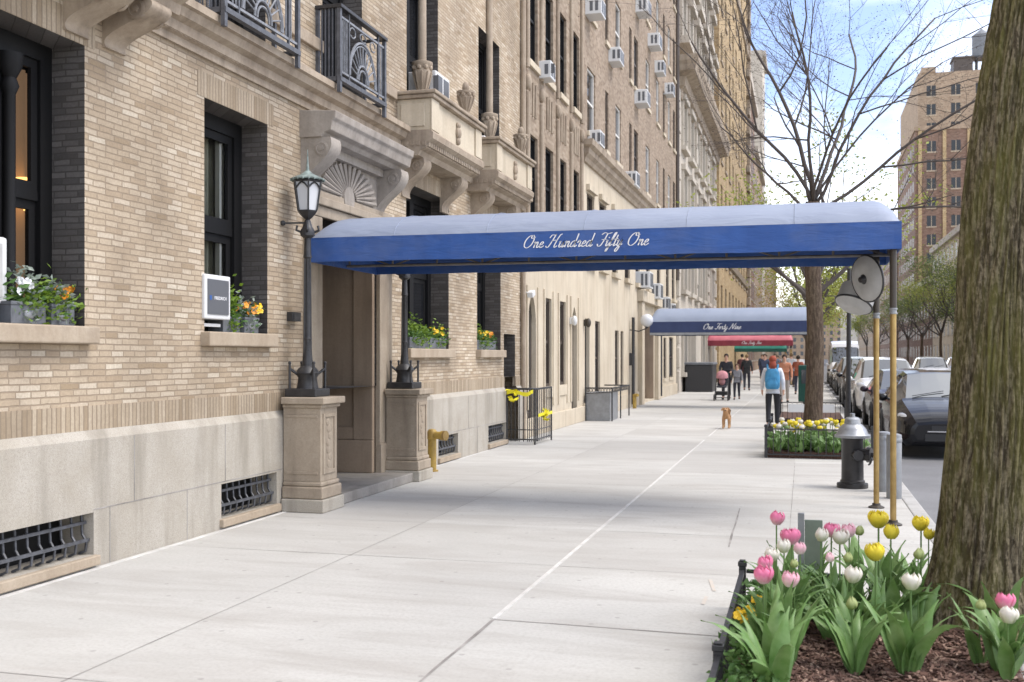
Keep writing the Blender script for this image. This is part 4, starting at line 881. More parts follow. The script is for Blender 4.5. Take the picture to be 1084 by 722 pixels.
core(Cc, Y0, Y1, 27, M['brickC'], dep=1.3)
cn = MB(); cornice(cn, Y0+.03, 37.9, [(-.01,6.6),(.06,6.62),(.10,6.72),(.18,6.80),(.20,6.92),(.30,6.98),(.32,7.12),(-.01,7.16)], ret=True)
cn.build('cornice', M['trim'], Cc)
q = MB()
for a,b,c,d,e in upC: q = MB(); q.box(FX-.16, FX+.06, a-.05, b+.05, c-.12, c-.002); q.build('sill', M['lime'], Cc)
for a,b,c,d,e in ops2: q = MB(); q.box(FX-.16, FX+.12, a-.06, b+.06, c-.14, c-.002); q.build('sill', M['lime'], Cc); q = MB(); q.box(FX-.0, FX+.10, a-.1, b+.1, d+.05, d+.2); q.build('lintel', M['lime'], Cc)
for a,b,c,d,e in ops:
    if c > .5: q = MB(); q.box(FX-.16, FX+.04, a-.04, b+.04, c-.12, c-.002); q.build('sill', M['lime'], Cc)
for a, b in ((Y0, 36.3), (39.9, Y1)): q = MB(); q.box(FX-.01, FX+.05, a, b, .0, .45); q.build('plinth', M['lime'], Cc)
for i,(a,b,c,d,e) in enumerate(upC): simple_window(Cc, a, b, c, d, FX-.045, M['framew'] if i % 10 in (0,2,5,6,8) else M['framebr'], M['glassb'] if i % 3 else M['glass'])
for a,b,c,d,e in ops2 + ops:
    if a != 36.5 and c > .5: simple_window(Cc, a, b, c, d, FX-.05, M['framebr'], M['glassb'] if c < 1 and a > 28 else M['glass'])
q = MB(); q.box(FX-.14, FX-.09, 26.68, 27.3, .06, 2.62); q.build('door', M['frame'], Cc)
q = MB(); q.box(FX-1.2, FX-1.12, 36.5, 39.7, .06, 3.1); q.build('entrance_door', M['bronze'], Cc)
q = MB(); q.box(FX-.9, FX-.002, 36.502, 36.56, .06, 3.09); q.box(FX-.9, FX-.002, 39.64, 39.698, .06, 3.09); q.box(FX-.9, FX-.002, 36.56, 39.64, 3.03, 3.09); q.build('door_lining', M['brown'], Cc)
q = MB()
for yy_ in (36.0, 40.2): q = MB(); q.box(FX-.02, FX+.16, yy_-.28, yy_+.28, 0, 3.5); q.build('entrance_pier', M['lime'], Cc, bevel=.02)
q = MB(); q.box(FX-.02, FX+.22, 35.6, 40.6, 3.502, 3.9); q.build('entrance_lintel', M['lime'], Cc, bevel=.02)
q = MB(); q.tube([(FX+.12,33.95,.1),(FX+.12,33.95,2.9)], .05, 8); q.box(FX+.0, FX+.12, 33.85, 34.05, 1.35, 1.75); q.build('iron_pipe', M['iron'], Cc); q = MB(); q.tube([(FX+.07,41.2,.1),(FX+.07,41.2,2.45)], .06, 8); q.build('iron_pipe', M['iron'], Cc)
q = MB(); q.tube([(FX+.06,Y1-.1,5),(FX+.06,Y1-.1,27)], .09, 8); q.build('downpipe', M['framebr'], Cc)
q = MB(); q.lathe([(.03,0),(.045,.02),(.05,.06)], (-4.85,34.0,2.55), 10); q.tube([(FX,34.0,2.5),(-5.1,34.0,2.45),(-4.85,34.0,2.55)], .018, 6); gl_ = q.build('globe_lamp', M['iron'], loc=(FX,34,2.5)); tag(gl_, 'round white globe lamp at the house end of second canopy', 'lamp')
q = MB(); q.ball((-4.85,34.0,2.80), .21, 18, 12); gb = q.build('globe', M['opal'], None, smooth='all', loc=(FX,34,2.5)); gb.parent = gl_; gb.location = (0,0,0)
# air conditioners of the row, each at its measured sill
for (u, v, X_, lab, k_) in [
    (463,95,FX-.1,'white air conditioner behind the near stone balcony, beside the carved capital',(.7,.5,.35)), (514,160,FX-.1,'white air conditioner low in the window above the farther stone balcony',(.7,.5,.3)),
    (582,75,FX,'small white air conditioner in a narrow upper window of brown brick',(.5,.4,.3)), (634,9,FX,'white air conditioner highest and nearest on the sand brick wall',(.7,.45,.5)),
    (634,147,FX,'white air conditioner on the sill right above the limestone cornice',(.7,.42,.4)), (655,60,FX,'white air conditioner in the second row up, third bay',(.8,.45,.4)),
    (672,190,FX,'white air conditioner low over the cornice end, near canopy roof',(.8,.5,.45)), (683,104,FX,'boxy white air conditioner beside the fifth bay, second row up',(.9,.5,.5)),
    (684,8,FX,'white air conditioner high above the fifth bay',(.9,.5,.5)), (696,44,FX,'white air conditioner with twin grilles high in the far bays',(.9,.5,.5)), (701,72,FX,'white air conditioner just below the twin grilled one',(.8,.5,.4)), (711,95,FX,'small white air conditioner next to the brown downpipe',(.8,.5,.4)),
    (686,296,FX,'large white air conditioner over the second canopy entrance',(.9,.6,.5)), (697,308,FX,'white air conditioner beside the large one over second canopy',(.9,.6,.5)), (706,321,FX,'white air conditioner right of and below two others over second canopy',(.9,.55,.4)),
    (712,327,FX,'far white air conditioner close above the second canopy roof',(.8,.5,.4))]:
    d = k_[2]; yc = wy(u, X_+d*.6); t_ = (u-542)/F; zc = yc/(t_*SN+CS); z_ = EYE + (377-v)*zc/F - k_[1]/2
    ac(yc, z_, X_, lab, k_[0]*.9, k_[1]*.92, d*.85)
# iron railing cage with yellow tape in front of the service gate
r_ = empty('iron_railing', (-5.1, 19.8, 0), 'curved black iron railing with yellow caution tape at the cellar steps', 'railing')
q = MB(); path = []
for i in range(6): path.append((FX+.07+i*.08, 19.02))
for i in range(1, 8): a = PI/2*i/7; path.append((FX+.47+.16*math.sin(a), 19.18-.16*math.cos(a)))
for i in range(1, 9): path.append((FX+.63, 19.18+i*.135))
q.tube([(x,y,1.04) for x,y in path], .020, 8); q.tube([(x,y,.10) for x,y in path], .014, 6); q.tube([(x,y,.28) for x,y in path], .010, 6)
q.build('rail', M['iron'], r_)
q = MB()
for i,(x,y) in enumerate(path):
    q.tube([(x,y,.0 if i in (0,9,len(path)-1) else .06),(x,y,1.04)], .018 if i in (0,9,len(path)-1) else .009, 6)
q.build('baluster', M['iron'], r_)
q = MB()
for i in range(0, 8):
    (x0,y0),(x1,y1) = path[i], path[i+1]; q.quad((x0+.002,y0-.025,.93+.03*math.sin(i)),(x1+.002,y1-.025,.93+.03*math.sin(i+1)),(x1+.002,y1-.025,1.0+.03*math.sin(i+1)),(x0+.002,y0-.025,1.0+.02*math.sin(i)))
for i in range(11, len(path)-1):
    (x0,y0),(x1,y1) = path[i], path[i+1]; q.quad((x0+.02,y0,.52+.012*math.sin(i)),(x1+.02,y1,.52),(x1+.02,y1,.58),(x0+.02,y0,.58+.012*math.sin(i)))
for c_ in ((FX+.2,18.98,.90),(FX+.62,19.7,.52)): leaf_quads(q, c_, 14, (.02,.05,.06), .14)
q.build('caution_tape', M['tape'], r_)
# utility box with iron rail further along
r_ = empty('areaway_railing', (-5.0, 27.2, 0), 'grey solid areaway box with ornamental black iron rail on top', 'railing')
q = MB(); q.box(FX+.06, -4.72, 26.55, 27.75, 0, .72); q.build('panel', M['galv'], r_, bevel=.01)
q = MB(); q.tube([(FX+.05,26.5,.84),(-4.66,26.5,.84),(-4.66,29.2,.84),(FX+.05,29.2,.84)], .018, 6); q.tube([(FX+.05,26.5,.70),(-4.66,26.5,.74),(-4.66,29.2,.74)], .012, 6)
for x,y in ((-4.66,26.5),(-4.66,27.8),(-4.66,29.2),(FX+.05,26.5)): q.tube([(x,y,0),(x,y,.86)], .02, 6)
for i in range(9): c_ = (-5.28+i*.075,26.5,.78); q.tube([(c_[0]+.035*math.cos(a*.8),c_[1],c_[2]+.045*math.sin(a*.8)) for a in range(9)], .007, 5)
for i in range(12): c_ = (-4.66,26.7+i*.2,.79); q.tube([(c_[0],c_[1]+.07*math.cos(a*.8),c_[2]+.04*math.sin(a*.8)) for a in range(9)], .007, 5)
q.build('iron_rail', M['iron'], r_)
q = MB(); q.tube([(-5.12,33.2,0),(-5.12,33.2,.45)], .06, 10); q.tube([(-5.12,33.2,.42),(-5.0,33.1,.42)], .05, 8); tag(q.build('standpipe', M['yellow'], smooth=True, loc=(-5.12,33.2,0)), 'short yellow standpipe farther along the limestone wall', 'standpipe', 'yellow standpipes by the wall')
# near standpipe
r_ = empty('standpipe', (-5.12, 14.3, 0), 'weathered yellow standpipe with capped side outlet near far pedestal', 'standpipe', 'yellow standpipes by the wall')
q = MB(); x,y = -5.12,14.3; q.lathe([(.09,0),(.09,.02),(.062,.025),(.062,.46),(.075,.47),(.075,.56),(.05,.60),(0,.61)], (x,y,0), 16); q.build('pipe', M['yellow'], r_, smooth=True)
q = MB(); q.tube([(x,y,.52),(x+.16,y-.05,.52)], .055, 12); q.tube([(x+.16,y-.05,.52),(x+.20,y-.06,.52)], .068, 12); q.tube([(x,y,.52),(x-.10,y-.03,.52)], .05, 12); q.build('outlet', M['yellow'], r_, smooth=True)
q = MB(); q.tube([(x+.20,y-.06,.52),(x+.235,y-.07,.52)], .072, 12); q.build('cap', M['brass'], r_, smooth=True)

# ================================================================ farther houses on this side
D = empty('ornate_house', (FX, 57, 0), 'pale ornate stone house with a heavy cornice and quoined corners', 'building', 'apartment houses in the row')
Y0, Y1 = 47.07, 68.4
bD = [(49.0+3.1*i, 50.4+3.1*i) for i in range(6)]
opD = [(a,b,z,z+1.9,.35) for a,b in bD for z in (1.0,4.8,8.2,11.4)]
wall(Y0, Y1, 0, 14.6, opD, X=FX+.02, mats=[M['limeW'], M['limeW']], parent=D)
opD2 = [(a,b,z,z+2.1,.35) for a,b in bD for z in (16.4,19.8,23.2,26.6,30)]
wall(Y0, Y1, 14.6, 35, opD2, X=FX-.15, mats=[M['brickC'], M['limeW']], parent=D, name='upper_wall')
core(D, Y0, Y1, 35, M['brickC'], X=FX-.15, dep=.8)
cn = MB(); cornice(cn, Y0+1.0, Y1-.6, [(-.2,13.3),(.10,13.35),(.14,13.7),(.3,13.8),(.35,14.2),(.80,14.35),(.86,14.6),(.95,14.75),(.97,15.0),(-.2,15.05)])
cn.build('cornice', M['trim'], D)
for yy_ in (Y0+.1, 55.3, 62.3, Y1-.9):
    q = MB()
    for z in range(0, 13):
        w = .8 if z % 2 else .55; q.box(FX-.02, FX+.12, yy_, yy_+w, z*1.05+.1, z*1.05+.98)
    q.build('quoin', M['limeW'], D, bevel=.03)
for a,b,c,d,e in opD: q = MB(); q.box(FX-.05, FX+.14, a-.22, a-.02, c-.1, d+.1); q.box(FX-.05, FX+.14, b+.02, b+.22, c-.1, d+.1); q.box(FX-.05, FX+.24, a-.3, b+.3, d+.102, d+.35); q.box(FX-.05, FX+.26, a-.3, b+.3, c-.3, c-.102); q.build('window_surround', M['limeW'], D)
for a,b,c,d,e in opD2: q = MB(); q.box(FX-.3, FX+.10, a-.3, a-.02, c-.1, d+.1); q.box(FX-.3, FX+.10, b+.02, b+.3, c-.1, d+.1); q.box(FX-.3, FX+.3, a-.4, b+.4, d+.102, d+.5); q.box(FX-.3, FX+.42, a-.4, b+.4, c-.45, c-.102); q.build('window_surround', M['limeW'], D)
for o in opD + opD2: simple_window(D, *o[:4], (FX-.04 if o[2] < 14 else FX-.21), M['framew'], M['glassb'], 1)
q = MB(); q.box(FX+.05, FX+.4, 52, 54.5, 0, 3.4); q.box(FX+.05, FX+.6, 51.7, 54.8, 3.41, 3.9); q.build('porch', M['limeW'], D, bevel=.03)
Ee = empty('yellow_brick_tower', (FX, 86, 0), 'very tall yellow brick apartment tower rising past the ornate house', 'building', 'apartment houses in the row')
Y0, Y1 = 68.41, 105
bE = [(70+3.9*i, 71.5+3.9*i) for i in range(9)]
opE = [(a,b,z*3.3+1.2,z*3.3+3.0,.3) for a,b in bE for z in range(1, 16)]
wall(Y0, Y1, 0, 54, opE, X=FX+.25, mats=[M['brickE'], M['brickE']], parent=Ee); core(Ee, Y0, Y1, 54, M['brickE'], X=FX+.25, dep=.8)
q = MB(); w_ = MB()
for o in opE: q.quad((FX+.18,o[0],o[2]),(FX+.18,o[1],o[2]),(FX+.18,o[1],o[3]),(FX+.18,o[0],o[3])); w_.box(FX+.15, FX+.33, o[0]-.1, o[1]+.1, o[2]-.18, o[2]-.01)
e_ = q.build('window', M['glassb'], Ee); tag(e_, kind='stuff'); w_.build('sill', M['trim'], Ee)
cn = MB()
for z in (8, 30, 48): cornice(cn, Y0+.2, Y1-.3, [(.2,z),(.4,z+.05),(.5,z+.4),(.2,z+.45)], ret=False)
for i in range(14):
    for k_ in range(4): cn.box(FX+.25, FX+.55, 103.2-.9*(k_ % 2), 104.9, i*3.6+2+k_*.9, i*3.6+2.7+k_*.9)
cn.build('band_course', M['trim'], Ee)
def plain_house(name, label, y0, y1, h, m, X=FX, nb=4, z0=1.2, fl=3.3, side=1, wm=None):
    r_ = empty(name, (X, (y0+y1)/2, 0), label, 'building', 'apartment houses in the row' if side == 1 else 'houses across the street')
    q = MB(); back = X-14*side
    q.box(X, back, y0+.01, y1-.01, 0, h); q.build('wall', m, r_)
    n = int((h-1.5)/fl); each = nb*n <= 100; q = MB(); g_ = MB()
    for i in range(nb):
        c_ = y0 + (y1-y0)*(i+.5)/nb
        for k_ in range(n):
            z_ = z0+k_*fl; q.box(X-.02*side, X+.10*side, c_-.75, c_+.75, z_-.15, z_); g_.box(X-.05*side, X+.012*side, c_-.6, c_+.6, z_+.002, z_+1.9); 
            if each: q.build('window_sill', M['limeW'], r_); q = MB()
            q.box(X-.02*side, X+.08*side, c_-.75, c_+.75, z_+1.91, z_+2.1)
            if each: q.build('window_lintel', M['limeW'], r_); g_.build('window', wm or M['glassfar'], r_); q = MB(); g_ = MB()
    for k_ in range(n):                                       # the end wall that looks down the street
        for i in range(4): z_ = z0+k_*fl; xx = X-side*(2+3*i); g_.box(xx-.6, xx+.6, y0-.002, y0+.05, z_, z_+1.9)
    if q.f: tag(q.build('window_trim', M['limeW'], r_), kind='stuff')
    q = MB(); q.box(X-.02*side, X+.45*side, y0+.01, y1-.01, h-.9, h-.1); q.build('cornice', M['limeW'], r_); tag(g_.build('window', wm or M['glassfar'], r_), kind='stuff')
    return r_
plain_house('brick_house', 'red brown brick house beyond the yellow tower', 105.1, 125, 30, M['brickR'], nb=5)
plain_house('brick_house', 'tan apartment house with setback far down the row', 125.1, 150, 26, M['brickT'], nb=6)
plain_house('brick_house', 'slim grey stone tower above the far end of row', 150.2, 160, 44, M['limeW'], nb=2)
plain_house('brick_house', 'last tan house at the far end of row', 160.2, 230, 20, M['brickT'], nb=12)
# ---- across the street
OX = 19.0
T = empty('brick_tower', (OX, 215, 0), 'red brown and tan brick tower with pale vertical stripes across the street', 'building', 'houses across the street')
q = MB(); q.box(OX+.5, OX+26, 203, 240, 0, 43); q.build('lower_wall', M['brickR'], T)
q = MB(); q.box(OX+1.0, OX+25, 203.4, 239, 43.01, 52.6); q.box(OX+.3, OX+26.2, 202.8, 240.2, 42.2, 43.005); q.box(OX+1.6, OX+4.0, 203.2, 210, 52.61, 53.6); q.build('upper_wall', M['brickT'], T)
q = MB(); g_ = MB(); fr_ = MB()
for i in range(6):
    xx = OX+3.0+i*4.1
    q.box(xx-2.0, xx-1.4, 202.75, 203.0, 0, 42.1)
    for k_ in range(15):
        z_ = 1.5+k_*3.35; yy_ = 203 if z_ < 41 else 203.4
        if z_+2 > 52: continue
        g_.box(xx-.55, xx+1.0, yy_-.004, yy_+.1, z_, z_+1.9); fr_.box(xx+.17, xx+.28, yy_-.05, yy_-.005, z_, z_+1.9); fr_.box(xx-.65, xx+1.1, yy_-.12, yy_-.0, z_-.25, z_-.005)
for i in range(8):
    for k_ in range(12): g_.box(OX+.49, OX+.6, 206+4*i, 207.6+4*i, 1.5+k_*3.35, 3.4+k_*3.35)
q.build('pale_stripe', M['brickE'], T); tag(g_.build('window', M['glassfar'], T), kind='stuff'); tag(fr_.build('window_bar', M['sill'], T), kind='stuff')
r_ = empty('water_tank', (OX+19.5, 206, 52.6), 'grey wooden water tank on legs on the tower roof', 'water tank')
cx0, cy0 = ay(1039, 60, 206)[0], 206
r_.location.x = cx0
q = MB(); q.lathe([(1.6,55.4),(1.6,59.2),(1.7,59.25),(0,60.6)], (cx0,cy0,0), 18); q.build('tank', M['leadbox'], r_)
q = MB()
for i in range(4): a = PI/4+i*PI/2; q.box(cx0+1.2*math.cos(a)-.12, cx0+1.2*math.cos(a)+.12, cy0+1.2*math.sin(a)-.12, cy0+1.2*math.sin(a)+.12, 52.6, 55.2)
q.box(cx0-1.6, cx0+1.6, cy0-1.6, cy0+1.6, 55.1, 55.39); q.build('leg_frame', M['iron'], r_)
q = MB(); xx = ay(1018, 70, 206)[0]; q.box(xx-1.6, xx+1.6, 204, 208, 52.62, 55.0); q.box(xx-1.8, xx+1.8, 203.8, 208.2, 55.01, 55.3); tag(q.build('roof_hut', M['framebr'], loc=(xx,206,52.6)), 'small brown hut on the tower roof beside the tank', 'roof hut')
plain_house('row_house', 'pale grey stone row house nearest across the street', 110, 140, 16.5, M['limeW'], X=OX, nb=8, side=-1)
plain_house('row_house', 'cream stone row house farther across the street', 140.1, 172, 18, M['lime'], X=OX, nb=8, side=-1)
plain_house('row_house', 'red brick row house next to the tall tower', 172.1, 202, 14, M['brickR'], X=OX, nb=7, side=-1)
plain_house('row_house', 'dark red brick house just beyond the tower', 241, 290, 30, M['brickR'], X=OX-1, nb=10, side=-1)
plain_house('row_house', 'tan brick house far down across the street', 290.2, 360, 24, M['brickT'], X=OX-1.5, nb=12, side=-1)
plain_house('row_house', 'pale stone house farthest down across the street', 360.2, 520, 34, M['limeW'], X=OX-2, nb=20, side=-1)
plain_house('row_house', 'tan stone house nearest behind the tree trunk', 60, 109.9, 20, M['brickT'], X=OX, nb=12, side=-1)
r_ = empty('end_house', (4, 560, 0), 'distant grey brown block closing the end of street', 'building')
q = MB(); q.box(-14, 20, 560, 575, 0, 24); q.build('wall', M['brickT'], r_)
q = MB()
for i in range(9):
    for k_ in range(6): q.box(-12+i*3.6, -10.6+i*3.6, 559.95, 560.05, 2+k_*3.5, 4+k_*3.5)
tag(q.build('window', M['glassb'], r_), kind='stuff')
# ================================================================ STREET FURNITURE
def hydrant(x, y):
    r_ = empty('fire_hydrant', (x, y, 0), 'black fire hydrant with silver painted bonnet beside the planted tree bed', 'hydrant')
    q = MB(); q.lathe([(.19,.0),(.19,.05),(.15,.055),(.15,.09),(.135,.10),(.13,.60),(.14,.62)], (x,y,0), 20); q.build('barrel', M['black'], r_, smooth=True)
    q = MB(); q.lathe([(.185,.0),(.19,.02),(.185,.06)], (x,y,.0), 8); q.build('flange', M['black'], r_)
    q = MB(); q.lathe([(.14,.62),(.215,.63),(.22,.66),(.19,.68),(.165,.74),(.12,.79),(.10,.80),(.095,.86),(.07,.88),(.03,.89),(.03,.93),(.0,.935)], (x,y,0), 22); q.build('bonnet', M['silver'], r_, smooth=True)
    q = MB(); q.tube([(x,y,.42),(x+.17,y-.06,.42)], .075, 12); q.tube([(x+.17,y-.06,.42),(x+.22,y-.078,.42)], .095, 8); q.tube([(x+.22,y-.078,.42),(x+.26,y-.09,.42)], .03, 5); q.build('outlet', M['black'], r_)
    q = MB(); q.tube([(x,y,.42),(x+.05,y-.19,.42)], .055, 12); q.tube([(x+.05,y-.19,.42),(x+.06,y-.22,.42)], .068, 8); q.build('side_outlet', M['black'], r_)
    q = MB(); q.tube([(x+.2+.02*math.sin(i), y-.12, .42-.05*math.sin(i*PI/8)*2-.02*i*.3) for i in range(9)], .008, 5); q.build('chain', M['iron'], r_)
hydrant(.60, 13.95)
for (x, y, h, lb_) in ((.95, 13.66, .73, 'left grey steel bollard, the farther of two beside hydrant'), (1.02, 13.02, .75, 'right grey steel bollard, the nearer of two beside hydrant')):
    q = MB(); q.lathe([(.085,0),(.085,h-.03),(.08,h-.01),(.05,h)], (x,y,0), 18); b_ = q.build('bollard', M['galv'], smooth=True, loc=(x,y,0)); tag(b_, lb_, 'bollard', 'steel bollards at the kerb')
    q = MB(); q.lathe([(.087,h-.10),(.089,h-.09),(.089,h-.06),(.087,h-.05)], (x,y,0), 18); q.build('band', M['silver'], b_, smooth=True)
# leaning pole
q = MB(); a_ = Vector((.98, 25.0, 0)); b_ = Vector((*[ay(899,296,24.6)[0]], 24.6, 3.6)); q.tube([a_, b_], [.06,.045], 10); lp = q.build('leaning_pole', M['iron'], smooth=True, loc=a_); tag(lp, 'dark leaning pole behind the hydrant, between tree and parked cars', 'pole')
q = MB(); q.lathe([(.12,0),(.11,.04),(.07,.08)], tuple(a_), 12); q.build('base_collar', M['iron'], lp)
# bin, planter boxes
r_ = empty('planter_box', (-5.1, 49, 0), 'large charcoal planter box standing against ornate stone house', 'planter box')
x0 = -5.25; q = MB(); q.box(x0, -4.0, 49.2, 51.6, 0, 1.25); q.build('box', M['iron'], r_, bevel=.03); q = MB(); q.box(x0-.04, -3.96, 49.16, 51.64, 1.252, 1.36); q.build('lid', M['leadbox'], r_, bevel=.02)
r_ = empty('newspaper_box', (.3, 36, 0), 'dark green street box by the kerb behind second tree', 'street box')
q = MB(); q.box(-.15, .45, 36, 36.6, .15, 1.35); q.build('case', M['dgreen'], r_, bevel=.03); q = MB(); q.box(-.05, .35, 35.985, 35.999, .75, 1.2); q.build('pane', M['glassb'], r_); q = MB(); q.box(0, .3, 36.1, 36.5, 0, .15); q.build('base', M['iron'], r_)

# ================================================================ TREE BEDS
def guard(name, x0, x1, y0, y1, h, label, posts, sides, m=None):
    r_ = empty(name, (x0, y0, 0), label, 'tree guard', 'iron guards round the tree beds'); m = m or M['iron']
    for (a, b) in posts:
        q = MB(); q.box(a-.022, a+.022, b-.022, b+.022, 0, h-.02); p_ = q.build('post', m, r_)
        q = MB(); q.box(a-.028, a+.028, b-.028, b+.028, h-.018, h+.01); q.box(a-.02, a+.02, b-.02, b+.02, h+.011, h+.022); q.build('post_cap', M['iron'], p_, bevel=.004)
    q = MB(); b2_ = MB()
    for (xa, ya, xb, yb) in sides:
        n = max(2, int(math.dist((xa,ya),(xb,yb))/.11))
        d = Vector((xb-xa, yb-ya, 0)).normalized(); w = .014
        Mz = Matrix.Rotation(math.atan2(d.y, d.x), 3, 'Z')
        L_ = math.dist((xa,ya),(xb,yb))-.05
        for zz in (h-.05, .06): q.obox(((xa+xb)/2,(ya+yb)/2,zz), (L_, .028, .022), Mz)
        for i in range(1, n): f_ = i/n; b2_.obox((xa+(xb-xa)*f_, ya+(yb-ya)*f_, h/2), (.012,.012,h-.13), Mz)
    q.build('rail', m, r_); b2_.build('baluster', m, r_)
    return r_
PX0, PX1, PY0, PY1, MZ = -.38, 1.08, 3.0, 7.05, .10
guard('tree_guard', PX0, PX1, PY0, PY1, .30, 'low black iron edging around the tulip bed in the foreground', [(PX0,PY1),(PX0,PY0),(PX1,PY1),(PX0,5.0)], [(PX0,PY0,PX0,5.0),(PX0,5.0,PX0,PY1),(PX0,PY1,PX1,PY1)], M['iron'])
TX, TY = .965, 6.5                              # the big trunk
def mulch(name, x0, x1, y0, y1, z, chips, label):
    q = MB(); nx, ny = 28, 60; vs = []
    for i in range(nx+1):
        for k_ in range(ny+1):
            x = x0+(x1-x0)*i/nx; y = y0+(y1-y0)*k_/ny
            e = min(1, min(x-x0, x1-x, y-y0, y1-y)/.12); d = math.hypot(x-TX, y-TY)
            vs.append((x, y, .02 + (z-.02)*e + .02*math.sin(x*9+y*4)*e + R.uniform(-.008,.008) + .06*math.exp(-(d/.45)**2)*e))
    q.add(vs, [(i*(ny+1)+k_, (i+1)*(ny+1)+k_, (i+1)*(ny+1)+k_+1, i*(ny+1)+k_+1) for i in range(nx) for k_ in range(ny)])
    o = q.build(name, M['mulch'], smooth='all'); tag(o, kind='structure')
    q = MB()
    for i in range(chips):
        x, y = R.uniform(x0+.05,x1-.05), R.uniform(y0+.05,y1-.05); d = math.hypot(x-TX,y-TY); zz = z + .02*math.sin(x*9+y*4) + .006 + .06*math.exp(-(d/.45)**2)
        if d < .3: continue
        Mz = Matrix.Rotation(R.uniform(0,PI),3,'Z') @ Matrix.Rotation(R.gauss(0,.35),3,'X') @ Matrix.Rotation(R.gauss(0,.35),3,'Y')
        q.obox((x,y,zz+R.uniform(0,.012)), (R.uniform(.015,.06), R.uniform(.006,.018), .004), Mz)
    c_ = q.build('mulch_chips', M['chip']); tag(c_, label, 'mulch', kind='stuff')
mulch('mulch', PX0+.03, PX1, 4.2, PY1-.03, MZ, 6500, 'loose brown bark mulch around the tulips')
# ---- tulips
def tulip_leaf(mb, base, az, length, width, bend, lean=.35, fold=.35):
    n = 9; d = Vector((math.cos(az), math.sin(az), 0)); sd = Vector((-d.y, d.x, 0)); p = Vector(base); ang = lean; vs = []
    tw = R.uniform(-.5,.5)
    for i in range(n+1):
        q = i/n; w = width*(math.sin(PI*min(1, q**.75*.93+.07)))**.8*(1 if q < .5 else (1-((q-.5)/.5)**2.2*.9))
        if i == n: w = .0008
        dirv = d*math.sin(ang) + Vector((0,0,1))*math.cos(ang); nrm = d*math.cos(ang) - Vector((0,0,1))*math.sin(ang)
        s2 = (sd*math.cos(tw*q) + nrm*math.sin(tw*q))
        rip = .004*math.sin(q*14)
        vs += [p - s2*w - nrm*w*fold*-1 + nrm*rip, p - s2*w*.5 + nrm*w*fold*.3, p - nrm*w*.0, p + s2*w*.5 + nrm*w*fold*.3, p + s2*w + nrm*w*fold - nrm*rip]
        p = p + dirv*length/n; ang += bend/n*(.4+1.6*q)
    mb.add(vs, [(i*5+k_, i*5+k_+1, (i+1)*5+k_+1, (i+1)*5+k_) for i in range(n) for k_ in range(4)])
def bloom(mb, c, h, r_, openness, tilt, double=False):
    M3 = tilt; c = Vector(c)
    rings = [(6, 1.0, 0), (6, .86, PI/6)] + ([(6,.7,.2),(5,.5,.5)] if double else [(3,.55,.4)])
    for n, sc_, off in rings:
        for i in range(n if n != 6 else 3 if not double else 6):
            cnt = 3 if (n == 6 and not double) else n
            a = 2*PI*i/cnt + off*(2 if n == 6 and not double else 1); vs = []; m_ = 6; wd = (.95 if cnt == 3 else .62)
            hh = h*R.uniform(.92,1.05)
            for j_ in range(m_+1):
                q = j_/m_; rad = r_*sc_*(.22 + .92*math.sin(PI*min(1,q*.80+.10))**.8)*(1 + openness*q*q*.9) ; half = wd*math.sin(PI*min(.96, q*.72+.18))**.7*(1-.55*q**4)
                if j_ == m_: half *= .25
                for t_ in (-1,-.5,0,.5,1):
                    b = a + half*t_; rr_ = rad*(1-.06*abs(t_)); vs.append(c + M3 @ Vector((rr_*math.cos(b), rr_*math.sin(b), hh*q - .006*abs(t_)*q)))
            mb.add(vs, [(j_*5+k_, j_*5+k_+1, (j_+1)*5+k_+1, (j_+1)*5+k_) for j_ in range(m_) for k_ in range(4)])
def tulip(x, y, z0, h, m, label, size=1.0, openness=.2, double=False, nleaf=6, lsize=1.0, leafdirs=None, lean=(0,0), group='tulips in the near bed'):
    r_ = empty('tulip', (x, y, z0), label, 'tulip', group)
    top = Vector((x+lean[0], y+lean[1], z0+h)); q = MB()
    mid = Vector((x+lean[0]*.3, y+lean[1]*.3, z0+h*.55))
    if m:
        q.tube([(x,y,z0-.02), mid, top], [.0055*size,.005*size,.0045*size], 6); q.build('stem', M['stem'], r_, smooth=True)
        bm_ = MB(); tl = Vector((0,0,1)).rotation_difference((top-mid).normalized()+Vector((R.uniform(-.15,.15),R.uniform(-.15,.15),0))).to_matrix() if True else None
        bloom(bm_, Vector((0,0,0)), .082*size, .0375*size, openness, tl, double); b_ = bm_.build('bloom', m, r_, smooth='all', local=True); b_.location = top - r_.location
    for i in range(nleaf):
        az = leafdirs[i] if leafdirs else R.uniform(0, 2*PI)
        q = MB(); tulip_leaf(q, (x+.012*math.cos(az), y+.012*math.sin(az), z0-.01), az, R.uniform(.27,.42)*lsize, R.uniform(.024,.045)*lsize, R.uniform(.4,1.7), R.uniform(.08,.35), R.uniform(.15,.5))
        lf = q.build('leaf', M['leaf'], r_, smooth='all')
    return r_
def T_(u, v, hb, kind, label, **kw):
    """bloom seen at (u, v); hb = height of the bloom above the pavement -> where the plant stands"""
    zc = F*(EYE-hb)/(v-377); xc = (u-542)/F*zc; X, Y = xc*CS-zc*SN, xc*SN+zc*CS
    X = max(PX0+.05, min(PX1-.03, X))
    size = kw.pop('size', 1.0)
    if 'openness' not in kw: kw['openness'] = R.uniform(-.05, .6)
    return tulip(X, Y, MZ, hb-MZ-.03, M[kind] if kind else None, label, size=size, **kw)
T_(822,550,.66,'p_pink','tall pink tulip standing highest at the left of bed',size=1.0)
T_(838,571,.60,'p_pink','wide open pink tulip just right of the tallest pink one',size=1.15,openness=.7,double=True)
T_(847,581,.57,'p_ppink','small pale pink tulip below the wide open pink one',size=.85)
T_(830,579,.585,'p_white','round white tulip in front of the wide open pink one',size=.9)
